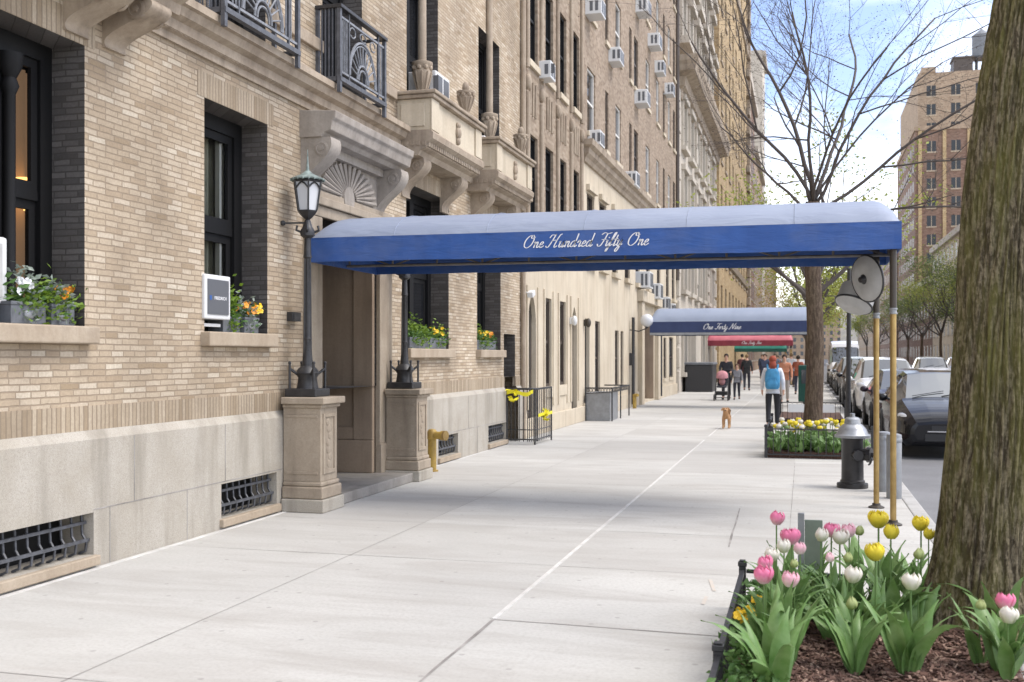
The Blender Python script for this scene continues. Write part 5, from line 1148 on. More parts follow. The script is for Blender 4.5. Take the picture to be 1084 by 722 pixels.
T_(816,588,.56,'p_white','white tulip with rosy base left of the round white one',size=.9)
T_(811,597,.54,'p_pink','deep pink tulip low on the left, above another pink bloom',size=.95)
T_(809,611,.52,'p_pink','lowest pink tulip near the iron edging post',size=1.1,openness=.5)
T_(836,615,.52,'p_ppink','pale blush tulip low on the left side over broad leaves',size=.95)
T_(869,567,.61,'p_white','creamy white tulip between grey sign plate and pink cluster',size=.95)
T_(880,563,.62,'p_pink','pink tulip at the back of the central cluster',size=1.0,openness=.5,double=True)
T_(889,570,.59,'p_white','large white tulip at the front of the central pink cluster',size=1.1)
T_(899,563,.62,'p_ppink','blush pink tulip on the right of the central cluster',size=1.0)
T_(909,561,.62,'p_green','closed green bud between the pink cluster and yellow blooms',size=.75,openness=-.6)
T_(930,553,.65,'p_yellow','large double yellow tulip, topmost of the yellow ones',size=1.25,openness=.6,double=True)
T_(943,565,.62,'p_yellow','yellow tulip right below the topmost double yellow one',size=1.05)
T_(927,587,.57,'p_yellow','yellow tulip in front, lowest of the yellow ones',size=1.15,openness=.4,double=True)
T_(975,556,.62,'p_yellow','golden yellow tulip touching the tree trunk',size=1.1,openness=.5)
T_(983,565,.60,'p_yellow','small yellow tulip half hidden by trunk',size=.8)
T_(897,589,.57,'p_green','greenish bud at the middle of bed below white bloom',size=.7,openness=-.6)
T_(972,586,.56,'p_green','tall green bud left of trunk under the golden bloom',size=.8,openness=-.6)
T_(879,589,.56,'p_ppink','tiny pink bud below the central cluster',size=.65,openness=-.5)
T_(841,595,.55,'p_green','tiny pale bud behind the blush tulip',size=.6,openness=-.5)
T_(902,610,.50,'p_white','single white tulip in the middle front of the bed',size=1.05,openness=.3)
T_(902,638,.42,'p_green','plump pale green bud low in the bed centre',size=.8,openness=-.6,nleaf=4)
T_(964,618,.48,'p_white','white tulip on a thick stalk in front of trunk',size=1.05,nleaf=4,lsize=1.15)
T_(1037,640,.40,'p_green','small pale bud in front of the trunk, right side',size=.75,openness=-.6)
T_(1064,639,.44,'p_pink','pink tulip at the far right in front of trunk',size=1.0)
T_(1067,653,.40,'p_white','white tulip just under the pink one at far right',size=1.0,nleaf=4)
def L_(u, v, label, nleaf=5, lsize=1.2, dirs=None):
    nleaf += 4
    X, Y = gx(u, v, MZ); X = max(PX0+.26, min(PX1-.03, X)); return tulip(X, Y, MZ, .1, None, label, nleaf=nleaf, lsize=lsize, leafdirs=dirs)
L_(905,712,'flowerless tulip clump with broad leaves at the front centre',7,1.2)
L_(960,716,'flowerless tulip clump with one tall leaf right of front centre',5,1.3)
L_(815,722,'flowerless tulip with a wide folded leaf by the edging',4,1.3)
L_(1020,662,'leafy clump at the foot of the trunk',5,.9); L_(1060,712,'broad leaved clump at the bottom right corner',6,1.2); L_(1000,652,'small leafy clump left of trunk foot',4,.85)
L_(830,668,'leafy clump below the pink tulips on the left',6,1.15); L_(880,650,'dense leafy clump in the middle of bed',6,1.15); L_(935,640,'leafy clump left of white stalked tulip',6,1.1); L_(790,700,'broad leaved clump against the edging near the bottom',6,1.2); L_(770,735,'leafy clump at the bottom edge beside the iron rail',6,1.3); L_(860,620,'leaf fan behind the blush tulip',6,1.1); L_(890,672,'low splayed clump between front clumps',5,1.0); L_(945,668,'splayed clump with pointed leaves left of the front trunk leaves',5,1.1); L_(830,640,'leaf fan directly under lowest pink tulip',6,1.1); L_(1075,680,'tall leaf fan at the right edge',6,1.2)
L_(850,640,'leaf fan under the round white tulips',6,1.1); L_(910,622,'leaf fan under the yellow tulips',6,1.05); L_(960,628,'leaf fan between yellow tulips and trunk',6,1.05)
# pansies and ground cover along the edging
for (u, v, lab) in ((785,656,'yellow orange pansy clump pressed against the iron edging'), (803,641,'yellow pansies just behind the edging post'), (818,641,'small orange yellow pansies beside the pink tulips stalks'), (785,650,'second yellow pansy bloom against the edging')):
    X, Y = gx(u, v, .22); X = max(PX0+.07, X); r_ = empty('pansy', (X,Y,MZ), lab, 'pansy', 'pansies along the edging')
    q = MB(); leaf_quads(q, (X,Y,MZ+.06), 60, (.05,.06,.035), .05); q.build('foliage', M['leaf3'], r_)
    q = MB()
    for i in range(5): blossom(q, (X+R.gauss(0,.03), Y+R.gauss(0,.03), .2+R.uniform(0,.05)), .026, axis=(R.uniform(-.5,.5), -1, R.uniform(.2,.9)))
    q.build('blossom', M['p_yel2'], r_)
q = MB()
for i in range(110): leaf_quads(q, (PX0+.05+R.random()*.20, R.uniform(4.3,6.9), MZ+.055), 14, (.04,.05,.045), .055)
for i in range(26): leaf_quads(q, (R.uniform(PX0+.1,PX1-.1), R.uniform(6.2,6.95), MZ+.03), 7, (.05,.04,.025), .05)
tag(q.build('ground_cover', M['leaf3']), 'low green ground cover along the edging', 'ground cover', kind='stuff')
# grey plate on a stake behind the tulips
r_ = empty('garden_sign', (0,6.95,0), 'blank grey green plate on a short post behind the tulips', 'sign'); xs_ = ay(848,600,6.9)[0]
r_.location.x = xs_
q = MB(); q.box(xs_-.02, xs_+.02, 6.9, 6.94, 0, .66); q.build('post', M['galv'], r_); q = MB(); q.box(xs_+.022, xs_+.13, 6.905, 6.925, .22, .62); q.build('plate', varied('grey_green_plate', (.20,.24,.19), (.15,.18,.14), 6), r_)

# ---- far tulip bed round the middle tree
FX0, FX1, FY0, FY1 = -.58, 1.06, 17.65, 21.2
guard('tree_guard', FX0, FX1, FY0, FY1, .52, 'thin iron guard around the yellow tulip bed beyond the hydrant', [(FX0,FY0),(FX1,FY0),(FX0,FY1),(FX0,19.4)], [(FX0,FY0,FX1,FY0),(FX0,FY0,FX0,19.4),(FX0,19.4,FX0,FY1)])
q = MB(); q.box(FX0+.03, FX1-.03, FY0+.03, FY1-.03, 0, .10); tag(q.build('soil', M['mulch']), kind='structure')
protos = []
for kind, lab in (('p_yellow', 'yellow tulip in the far fenced bed past the hydrant'), ('p_white', 'white tulip in the far fenced bed past the hydrant')):
    r_ = empty('tulip', (0, 0, 0), lab, 'tulip', 'tulips in the far bed, ' + ('yellow' if kind == 'p_yellow' else 'white'))
    q = MB(); q.tube([(0,0,0),(0,0,.44)], .006, 5); q.build('stem', M['stem'], r_); q = MB(); bloom(q, (0,0,.43), .075, .038, .3, Matrix.Identity(3), True); q.build('bloom', M[kind], r_, smooth='all')
    for i in range(4): q = MB(); tulip_leaf(q, (0,0,0), i*1.6+.3, .34, .036, .9); q.build('leaf', M['leaf'], r_, smooth='all')
    protos.append(r_)
cnt = [0,0]
for i in range(64):
    k_ = 0 if R.random() < .55 else 1; o = protos[k_] if cnt[k_] == 0 else copy_tree(protos[k_]); cnt[k_] += 1
    row = i % 4; o.location = (FX0+.10+R.random()*(FX1-FX0-.2), FY0+.10+row*.28+R.uniform(-.06,.06), .08); o.rotation_euler.z = R.uniform(0,6.28); s_ = R.uniform(.75,1.08); o.scale = (s_,s_,s_)
q = MB()
for i in range(60): leaf_quads(q, (R.uniform(FX0+.1,FX1-.1), FY0+R.uniform(.08,1.1), .22), 10, (.06,.06,.07), .16)
tag(q.build('ground_cover', M['leaf']), 'green leaves filling the far tulip bed', 'ground cover', kind='stuff')
guard('tree_guard', -.6, 1.0, 27.2, 30.6, .55, 'black iron guard around the next tree bed behind walker', [(-.6,27.2),(1.0,27.2),(-.6,30.6)], [(-.6,27.2,1.0,27.2),(-.6,27.2,-.6,30.6)])
q = MB(); q.box(-.57, .97, 27.23, 30.5, 0, .10); tag(q.build('soil', M['mulch']), kind='structure')
q = MB(); q.box(-.35, .75, 27.15, 27.17, .26, .46); tag(q.build('white_notice_board', M['white'], loc=(.2,27.16,.26)), 'white notice strip tied on the guard behind walker', 'notice')

# ================================================================ TREES
def grow(rng, p, d, length, rad, depth, segs, twigs, out, up=.12, spread=.55, kink=.14, kids=(2,3), shrink=.72, q0=.35):
    """limb as a polyline with radii, then children along and at its end"""
    pts = [Vector(p)]; rs = [rad]; d = Vector(d).normalized(); n = max(3, int(length/.35)); 
    for i in range(n):
        d = (d + Vector((rng.gauss(0,kink), rng.gauss(0,kink), rng.gauss(0,kink*.7)+up*.12))).normalized(); pts.append(pts[-1]+d*length/n); rs.append(rad*(1-.55*(i+1)/n))
    segs.append((pts, rs))
    if depth == 0: out.append((pts[-1], d)); out.append((pts[len(pts)//2], d)); return
    m_ = rng.randint(*kids)+1
    for i in range(m_):
        q = (q0 + (1-q0)*(i+1)/m_) if m_ > 1 else 1; idx = min(len(pts)-1, max(1, int(q*(len(pts)-1)+.5)))
        ax_ = Vector((rng.gauss(0,1), rng.gauss(0,1), rng.gauss(0,.6))).normalized(); dd = (d + ax_*spread*rng.uniform(.7,1.35)).normalized(); dd.z += up*.5
        grow(rng, pts[idx], dd, length*shrink*rng.uniform(.75,1.1), rs[idx]*rng.uniform(.5,.72), depth-1, segs, twigs, out, up, spread, kink, kids, shrink, q0)
def limbs_mesh(segs):
    q = MB()
    for pts, rs in segs: q.tube(pts, rs, 8 if rs[0] > .04 else 5 if rs[0] > .012 else 3)
    return q
def tree(name, x, y, label, group, seed, h0, r0, limbs, depth=3, leaf=None, nleaf=0, lsize=.08, lspread=.25, lean=(0,0), kink=.13, spread=.5, mtr=None, kids=(2,3), shrink=.72, up=.12, z0=0, q0=.35):
    rng = random.Random(seed); r_ = empty(name, (x, y, z0), label, 'tree', group)
    q = MB(); n = 14; pts = []; rs = []
    for i in range(n+1):
        f_ = i/n; pts.append((x+lean[0]*f_+.03*math.sin(f_*7+seed), y+lean[1]*f_+.02*math.cos(f_*5+seed), z0+h0*f_)); rs.append(r0*(1+.5*math.exp(-f_*h0/.25))*(1-.22*f_))
    q.tube(pts, rs, 16); tr_ = q.build('trunk', mtr or M['bark2'], r_, smooth='all')
    segs = []; out = []
    top = Vector(pts[-1])
    for (dx, dy, dz, ln, rd, dn) in limbs: grow(rng, top - Vector((0,0,dn)), (dx,dy,dz), ln, rd, depth, segs, None, out, up, spread, kink, kids, shrink, q0)
    b = limbs_mesh(segs).build('branches', M['twig'], r_, smooth='all')
    if leaf:
        q = MB()
        for p, d in out: leaf_quads(q, p, nleaf, (lspread,)*3, lsize, 0, .6, rng)
        c_ = q.build('crown', leaf, r_)
    return r_
# middle tree: bare, forking over the canopy
def lim(u, v, ln, rd, dn, dy=0.0):
    rd *= .50; ln *= 1.0
    """direction in the tree's plane from the fork towards a bearing"""
    X, Z = ay(u, v, 20.0); return ((X-.19), dy, (Z-4.45), ln, rd, dn)
fk = [lim(868,30,3.9,.085,0,.2), lim(850,20,3.4,.07,.0,-.7), lim(925,20,4.3,.08,.05,.4), lim(960,60,4.0,.07,.12,-.3), lim(800,80,3.9,.075,.1,-.2), lim(790,150,3.3,.06,.25,.5), lim(1010,130,4.3,.07,.25,.1), lim(1000,185,3.8,.055,.35,.6), lim(830,100,3.0,.06,.15,1.2), lim(900,80,3.4,.06,.05,-1.4), lim(985,40,3.4,.05,.05,.9)]
tree('bare_tree', .19, 20.0, 'bare dark branched street tree rising behind the blue canopy', 'street trees', 5, 4.45, .165, fk, 4, M['twig'], 1, .03, .02, (.0,0), .10, .80, kids=(3,4), shrink=.60, up=.05, q0=.12)
# foreground trunk with ridged bark
r_ = empty('large_tree', (TX, TY, MZ), 'thick mossy tree trunk at the right edge rising from the tulip bed', 'tree', 'street trees')
q = MB(); nu, nv = 280, 260; H = 5.2; vs = []; rng = random.Random(3)
import mathutils
for k_ in range(nv+1):
    z = -.05 + H*k_/nv; zz = max(z, 0)
    cx = TX - .012 + .052*zz + .0085*zz*zz + .02*math.sin(zz*1.9); cy = TY + .02*zz
    rad = .252 + .13*math.exp(-zz/.16) + .03*math.exp(-zz/.7) - .012*zz
    for i in range(nu):
        a = 2*PI*i/nu
        rt = 1 + .10*math.exp(-zz/.22)*math.cos(a*5+.8)
        nz = mathutils.noise.fractal(Vector((math.cos(a)*5.5, math.sin(a)*5.5, zz*1.25)), 1.0, 2.0, 4)
        rg = abs(mathutils.noise.noise(Vector((math.cos(a)*9+3, math.sin(a)*9, zz*1.7)))); lump = mathutils.noise.noise(Vector((math.cos(a)*1.2, math.sin(a)*1.2, zz*.9)))
        rr_ = rad*rt + .009*nz - .024*(1-min(1, rg*3.0))+ .012*lump; vs.append((cx+rr_*math.cos(a), cy+rr_*math.sin(a), MZ+z))
q.add(vs, [(k_*nu+i, k_*nu+(i+1)%nu, (k_+1)*nu+(i+1)%nu, (k_+1)*nu+i) for k_ in range(nv) for i in range(nu)])
q.build('trunk', M['bark'], r_, smooth='all')
segs = []; out = []; rng = random.Random(11); tp = Vector((cx, cy, MZ+H-.1))
for d in ((.5,-.1,1),(-.1,.3,1.2),(.6,.6,.8),(.2,-.5,1.1)): grow(rng, tp, d, 2.6, .15, 2, segs, None, out)
limbs_mesh(segs).build('branches', M['bark2'], r_, smooth='all')
# street trees further along
specs = [(.35, 31.2, 3.6, .17, 41, M['treeleaf'], 9), (.5, 44, 3.4, .16, 42, M['treeleaf'], 22), (.3, 58, 3.6, .17, 43, M['treeleaf'], 26), (.4, 72, 3.5, .17, 44, M['treebud'], 26), (.4, 88, 3.5, .18, 45, M['treeleaf'], 30), (.4, 106, 3.6, .18, 46, M['treeleaf'], 30), (.4, 128, 3.8, .2, 47, M['treebud'], 30)]
labs = ['slim tree behind walker with sparse yellow green leaves', 'second tree along kerb with yellow green spring leaves', 'tree beyond second canopy with fresh yellow leaves', 'ochre budding tree farther along the kerb', 'fifth tree along the kerb, yellow green', 'sixth tree along the kerb near the far crowd', 'last ochre tree visible along the kerb']
for (x,y,h0,r0,sd,lf,nl), lb_ in zip(specs, labs):
    rn = random.Random(sd); fk = [(math.cos(a+rn.random()), math.sin(a+rn.random()), rn.uniform(.7,1.7), rn.uniform(2.0,2.9), .07, rn.uniform(0,.5)) for a in (0,.9,1.8,2.7,3.6,4.5,5.4)]
    tree('street_tree', x, y, lb_, 'street trees', sd, h0, r0, fk, 2, lf, nl, .12 if y < 40 else .15, .16 if y < 40 else .42, kids=(2,3), shrink=.68)
# trees across the street
labs = ['dense green tree right of the brass posts across street', 'budding tree across the street in front of tall brick tower', 'yellow green tree across the street beside the dense one', 'leafy yellow tree across the street, fourth along', 'pale green tree far across the street', 'ochre tree far across the street near pole', 'distant leafy tree across the street', 'distant bare tree across the street', 'farthest yellow green tree across the street']
xs2 = [(13.6, 84, M['treegreen'], 80, .17), (13.4, 100, M['treegreen'], 40, .17), (13.4, 74, M['treeleaf'], 26, .14), (13.6, 116, M['treeleaf'], 34, .17), (13.4, 132, M['treegreen'], 34, .2), (13.5, 150, M['treebud'], 8, .2), (13.2, 172, M['treegreen'], 14, .22), (13.2, 200, M['treebud'], 6, .2), (13, 235, M['treeleaf'], 14, .28)]
for i, ((x,y,lf,nl,ls), lb_) in enumerate(zip(xs2, labs)):
    sd = 60+i; rn = random.Random(sd); fk = [(math.cos(a+rn.random()), math.sin(a+rn.random()), rn.uniform(.7,1.8), rn.uniform(1.8,2.4) if i == 0 else rn.uniform(3.0,4.6), .08, rn.uniform(0,.6)) for a in (0,.9,1.8,2.7,3.6,4.5,5.4)]
    tree('street_tree', x, y, lb_, 'trees across the street', sd, 2.4 if i == 0 else 4.2, .16, fk, 2, lf, nl, ls, .5, kids=(2,3), shrink=.68)
# ================================================================ CARS
def paint(name, col, metal=.2):
    m = mat(name, col, .16, metal if max(col) > .05 else 0, .3); m.node_tree.nodes['Principled BSDF'].inputs['Coat Weight'].default_value = .5 if max(col) > .05 else .12; return m
PT = {'black': paint('black_car_paint', (.010,.010,.012)), 'plum': paint('dark_plum_car_paint', (.022,.014,.022)), 'white': paint('white_car_paint', (.68,.68,.68), 0), 'silver': paint('silver_car_paint', (.42,.43,.45), .6), 'grey': paint('grey_car_paint', (.10,.105,.115), .4), 'red': paint('red_car_paint', (.35,.02,.015)), 'blue': paint('blue_car_paint', (.02,.05,.16))}
M['cglass'] = mat('car_glass', (.02,.025,.028), .03, 0, 1.0); M['cglass'].node_tree.nodes['Principled BSDF'].inputs['Coat Weight'].default_value = 1
M['tyre'] = mat('tyre_rubber', (.015,.015,.015), .8); M['rim'] = mat('alloy_rim', (.35,.36,.38), .35, .8); M['lens'] = mat('headlight_lens', (.55,.57,.6), .08, .3, .8); M['amber'] = mat('amber_lens', (.6,.22,.04), .2); M['plate'] = mat('number_plate', (.62,.48,.10), .5); M['trimb'] = mat('black_car_trim', (.012,.012,.013), .5); M['chrome'] = mat('chrome_trim', (.5,.5,.52), .15, .9); M['tail'] = mat('red_tail_lens', (.35,.01,.01), .2)
# stations: (y, half width, bottom, shoulder, top, top half width); front at y = 0
HATCH = dict(L=4.45, st=[(.0,.58,.34,.52,.60,.50),(.06,.72,.27,.58,.69,.56),(.22,.82,.23,.66,.78,.62),(.55,.865,.22,.76,.88,.66),(1.0,.875,.22,.86,.985,.66),(1.12,.875,.22,.90,1.02,.66),(1.95,.875,.22,.95,1.435,.55),(2.05,.875,.22,.95,1.455,.56),(2.55,.875,.22,.95,1.49,.57),(2.65,.875,.22,.95,1.49,.57),(3.45,.87,.23,.97,1.44,.54),(3.55,.86,.24,.98,1.42,.53),(4.2,.80,.30,1.0,1.16,.52),(4.38,.74,.36,.92,1.06,.50),(4.45,.62,.42,.84,.94,.46)], ws=(5,6), side=((6,8),(9,10)), rear=(11,12), wheels=(.88,3.55), wr=.315)
SUV = dict(L=4.75, st=[(.0,.70,.36,.70,.86,.60),(.06,.84,.28,.76,.95,.66),(.3,.92,.26,.90,1.05,.70),(1.1,.93,.26,1.0,1.12,.72),(1.2,.93,.26,1.02,1.14,.72),(1.85,.93,.26,1.05,1.66,.62),(1.95,.93,.26,1.05,1.68,.63),(2.75,.93,.26,1.05,1.73,.64),(2.85,.93,.26,1.05,1.73,.64),(3.7,.93,.27,1.06,1.72,.62),(3.8,.92,.28,1.06,1.71,.62),(4.45,.88,.30,1.06,1.64,.60),(4.65,.86,.34,1.05,1.30,.60),(4.75,.76,.42,.95,1.05,.58)], ws=(4,5), side=((6,7),(8,9),(10,11)), rear=(11,12), wheels=(.92,3.75), wr=.36)
SEDAN = dict(L=4.7, st=[(.0,.62,.34,.52,.60,.52),(.06,.78,.27,.60,.70,.58),(.3,.87,.24,.74,.84,.66),(1.2,.88,.23,.86,.97,.68),(1.32,.88,.23,.90,.99,.68),(2.05,.88,.23,.92,1.40,.55),(2.15,.88,.23,.92,1.42,.56),(2.7,.88,.23,.93,1.45,.57),(2.8,.88,.23,.93,1.45,.57),(3.4,.88,.24,.94,1.41,.55),(4.0,.86,.26,.95,1.06,.60),(4.5,.80,.30,.93,1.02,.60),(4.7,.68,.40,.84,.92,.55)], ws=(4,5), side=((6,7),(8,9)), rear=(9,10), wheels=(.92,3.7), wr=.32)
VAN = dict(L=6.2, st=[(.0,.80,.40,.85,1.0,.72),(.08,.92,.32,.95,1.12,.76),(.5,1.0,.30,1.15,1.34,.80),(.6,1.0,.30,1.2,1.40,.80),(1.25,1.0,.30,1.2,2.35,.82),(1.4,1.0,.30,1.2,2.55,.86),(2.3,1.0,.30,1.2,2.75,.90),(6.1,1.0,.30,1.2,2.75,.90),(6.2,.98,.32,1.2,2.70,.88)], ws=(3,4), side=((5,6),), rear=None, wheels=(1.0,4.7), wr=.36)
def car(kind, x, y, pm, label, flip=False, name='parked_car', group='cars parked along the kerb', cat='car'):
    K = kind; r_ = empty(name, (x, y, -.13), label, cat, group, rz=PI if flip else 0)
    body, ws, sd, sd2, rr = MB(), MB(), MB(), MB(), MB(); secs = []
    ST = K['st']; w0 = K['ws'][0]; ST2 = []                  # finer stations along the bonnet
    p0, p1 = ST[0], ST[w0-1]
    for f_ in (0, .012, .03, .06, .10, .16, .24, .35, .48, .64, .82):
        ew = (min(1, f_/.6))**.42; ez = f_**.48; ST2.append((p0[0]+(p1[0]-p0[0])*f_, p0[1]+(p1[1]-p0[1])*ew, p0[2]+(p1[2]-p0[2])*min(1, f_*8)**.5, p0[3]+(p1[3]-p0[3])*ez, p0[4]+(p1[4]-p0[4])*ez, p0[5]+(p1[5]-p0[5])*f_**.4))
    sh = len(ST2)-(w0-1); ST2 += list(ST[w0-1:])
    for (yy, w, zb_, zs, zt, wt) in ST2:
        hb_ = [(w*.90,zb_),(w*.985,zb_+.10),(w,(zb_+zs)*.5),(w*.985,zs-.05),(w*.955,zs),(wt+(w*.955-wt)*.10,zs+(zt-zs)*.88),(wt*.93,zt-.008),(wt*.5,zt+.015),(0,zt+.02)]
        full = [(px, yy, pz) for px, pz in hb_] + [(-px, yy, pz) for px, pz in hb_[-2::-1]]; secs.append(full)
    n = len(secs[0])
    def face(mb, i, k_, off=0): mb.add([secs[i][k_], secs[i+1][k_], secs[i+1][k_+1], secs[i][k_+1]], [(0,1,2,3)])
    for i in range(len(secs)-1):
        for k_ in range(n-1):
            top = 5 <= k_ <= n-7; sw = k_ in (4, n-6)
            if i-sh == K['ws'][0] and (top): face(ws, i, k_)
            elif K['rear'] and i-sh == K['rear'][0] and top: face(rr, i, k_)
            elif sw and any(a <= i-sh < b for a, b in K['side']): face(sd if k_ < 8 else sd2, i, k_)
            else: face(body, i, k_)
        body.quad(secs[i][0], secs[i][-1], secs[i+1][-1], secs[i+1][0])
    body.add(secs[0], [tuple(range(n))]); body.add(secs[-1], [tuple(range(n-1,-1,-1))])
    bo = body.build('body', pm, r_, smooth='all', local=True)
    bo.data.set_sharp_from_angle(angle=math.radians(58))
    ws.build('windscreen', M['cglass'], r_, smooth='all', local=True)
    if sd2.f: sd2.build('side_window', M['cglass'], r_, smooth='all', local=True)
    if sd.f: sd.build('side_window', M['cglass'], r_, smooth='all', local=True)
    if rr.f: rr.build('rear_window', M['cglass'], r_, smooth='all', local=True)
    s0, s1, s2 = K['st'][0], K['st'][1], K['st'][2]; hw = s1[1]; zt = s1[4]; zb_ = s1[2]
    for s_ in (-1, 1):
        Mz = Matrix.Rotation(-s_*.62, 3, 'Z') @ Matrix.Rotation(.22, 3, 'X'); q = MB(); q.ball((0,0,0), (.125,.33,.085), 16, 10); cc_ = Vector((s_*(s2[1]*.74), s2[0]+.07, s2[3]+.015)); q.v = [tuple(cc_ + Mz @ Vector(v_)) for v_ in q.v]; hl_ = q.build('headlight', M['lens'], r_, smooth='all', local=True)
        q = MB(); q.ball((s_*hw*.80, s1[0]-.005, zb_+.14), (.07,.03,.05), 10, 6); q.build('fog_light', M['amber'], r_, smooth='all', local=True)
        m_i = K['ws'][0]; ym = K['st'][m_i+1][0]-.25; zm = K['st'][m_i+1][3]+.06; wm = K['st'][m_i+1][1]
        q = MB(); q.ball((s_*(wm+.10), ym, zm), (.10,.07,.075), 10, 7); q.tube([(s_*(wm-.08),ym+.02,zm-.05),(s_*(wm+.05),ym,zm-.02)], .025, 6); q.build('mirror', pm, r_, smooth='all', local=True)
        q = MB(); e_ = K['st'][-1]; q.ball((s_*(K['st'][-2][1]*.88), K['st'][-2][0]+.01, e_[3]), (.11,.07,.14), 8, 6); q.build('tail_light', M['tail'], r_, smooth='all', local=True)
        for wy_ in K['wheels']:
            xw = s_*(K['st'][4][1]-.10); R_ = K['wr']
            q = MB(); q.lathe([(.0,-.06),(R_+.06,-.06),(R_+.075,.105),(R_+.05,.115),(R_*.5,.10)], (xw, wy_, R_), 24, axis=(s_,0,0)); wa = q.build('wheel_arch', M['trimb'], r_, smooth=True, local=True)
            q = MB(); q.lathe([(R_*.62,.10),(R_*.66,.128),(R_*.9,.135),(R_,.11),(R_,-.08)], (xw, wy_, R_), 28, axis=(s_,0,0)); wh = q.build('wheel', M['tyre'], r_, smooth=True, local=True)
            q = MB(); q.lathe([(R_*.64,.118),(R_*.58,.125),(R_*.55,.10)], (xw,wy_,R_), 24, axis=(s_,0,0)); q.lathe([(.06,.125),(.0,.135)], (xw,wy_,R_), 12, axis=(s_,0,0))
            for i in range(7): a = 2*PI*i/7; q.tube([(xw+s_*.122, wy_+.05*math.cos(a), R_+.05*math.sin(a)),(xw+s_*.118, wy_+R_*.6*math.cos(a), R_+R_*.6*math.sin(a))], .022, 5)
            q.build('rim', M['rim'], wh, smooth=True, local=True)
    q = MB(); y_ = s0[0]-.012; zc = (zb_+s1[3])/2+.02
    q.box(-hw*.55, hw*.55, y_, s1[0]+.1, zb_+.05, zb_+.17); q.box(-hw*.4, hw*.4, y_+.0, s1[0]+.1, s0[3]-.02, s0[4]-.02); q.build('grille', M['trimb'], r_, local=True)
    q = MB(); q.box(-hw*.5, hw*.5, y_-.008, y_-.001, s0[3]-.045, s0[3]-.025); q.ball((0,y_-.006,s0[4]-.05),(.055,.012,.04),10,6); q.build('badge_strip', M['chrome'], r_, local=True)
    # wipers lying at the foot of the windscreen
    a = K['st'][K['ws'][0]]; b = K['st'][K['ws'][1]]
    q = MB()
    for x0, x1 in ((-.5,.05),(.0,.55)): q.tube([(x0, a[0]+.02, a[4]+.035),(x1, a[0]+.16, a[4]+.035+(b[4]-a[4])*.16/(b[0]-a[0])+.01)], .008, 4)
    q.build('wiper', M['trimb'], r_, local=True)
    return r_
CX = 2.42
car(HATCH, CX, 19.4, PT['black'], 'black hatchback facing the camera, nearest of the parked cars')
car(SEDAN, CX, 25.4, PT['plum'], 'dark plum sedan parked right behind the nearest black hatchback')
car(SUV, CX-.05, 31.6, PT['white'], 'white sport utility car, third in the parked line')
car(SUV, CX-.15, 37.6, PT['black'], 'black sport utility car parked beyond the white one')
car(SEDAN, CX, 43.6, PT['silver'], 'silver sedan fifth in the parked line')
car(SUV, CX, 49.6, PT['grey'], 'grey sport utility car sixth in the parked line')
car(HATCH, CX, 55.6, PT['white'], 'white hatchback seventh in the parked line')
car(SEDAN, CX, 61.4, PT['black'], 'black sedan far along the parked line')
car(VAN, 2.6, 70, PT['white'], 'tall white delivery van far along the kerb', name='delivery_van', cat='van')
labs2 = ['white sedan parked across the street near the trunk', 'silver car parked across the street', 'red car parked across the street under green tree', 'black sport utility car parked across the street', 'white sport utility car parked far across the street', 'blue car parked far across the street', 'grey car parked farthest across the street']
for i, (kd, pc) in enumerate(((SEDAN,'white'),(SEDAN,'silver'),(SEDAN,'red'),(SUV,'black'),(SUV,'white'),(SEDAN,'blue'),(SUV,'grey'))): car(kd, 11.0, 48+i*8, PT[pc], labs2[i], group='cars parked across the street')
car(SUV, 6.8, 60, PT['white'], 'white sport utility car driving up the middle of road', name='moving_car', group='cars in the roadway'); car(SEDAN, 7.0, 84, PT['grey'], 'grey sedan farther back in the roadway', name='moving_car', group='cars in the roadway')

# ================================================================ PEOPLE AND DOG
def skin_mesh(name, nodes, edges, root, m, parent, sub=2):
    """grow one continuous skin over a joint skeleton"""
    ids = {k_: i for i, k_ in enumerate(nodes)}
    me = bpy.data.meshes.new(name); me.from_pydata([nodes[k_][0] for k_ in nodes], [(ids[a], ids[b]) for a, b in edges], [])
    o = bpy.data.objects.new(name, me); C.objects.link(o)
    mod = o.modifiers.new('s', 'SKIN'); 
    for i, k_ in enumerate(nodes):
        r_ = nodes[k_][1]; r_ = r_ if hasattr(r_, '__len__') else (r_, r_); me.skin_vertices[0].data[i].radius = r_; me.skin_vertices[0].data[i].use_root = (k_ == root)
    mod.use_smooth_shade = True
    s2 = o.modifiers.new('u', 'SUBSURF'); s2.levels = sub; s2.render_levels = sub
    dg = bpy.context.evaluated_depsgraph_get(); ev = o.evaluated_get(dg); nm = bpy.data.meshes.new_from_object(ev)
    bpy.data.objects.remove(o); bpy.data.meshes.remove(me)
    nm.materials.clear(); nm.materials.append(m); nm.polygons.foreach_set('use_smooth', [True]*len(nm.polygons))
    n = bpy.data.objects.new(name, nm); C.objects.link(n); n.parent = parent; return n
SK = mat('skin', (.52,.30,.21), .6); SKD = mat('darker_skin', (.22,.12,.08), .6)
def cloth(name, c): return varied(name, c, tuple(x*.72 for x in c), 9, .85)
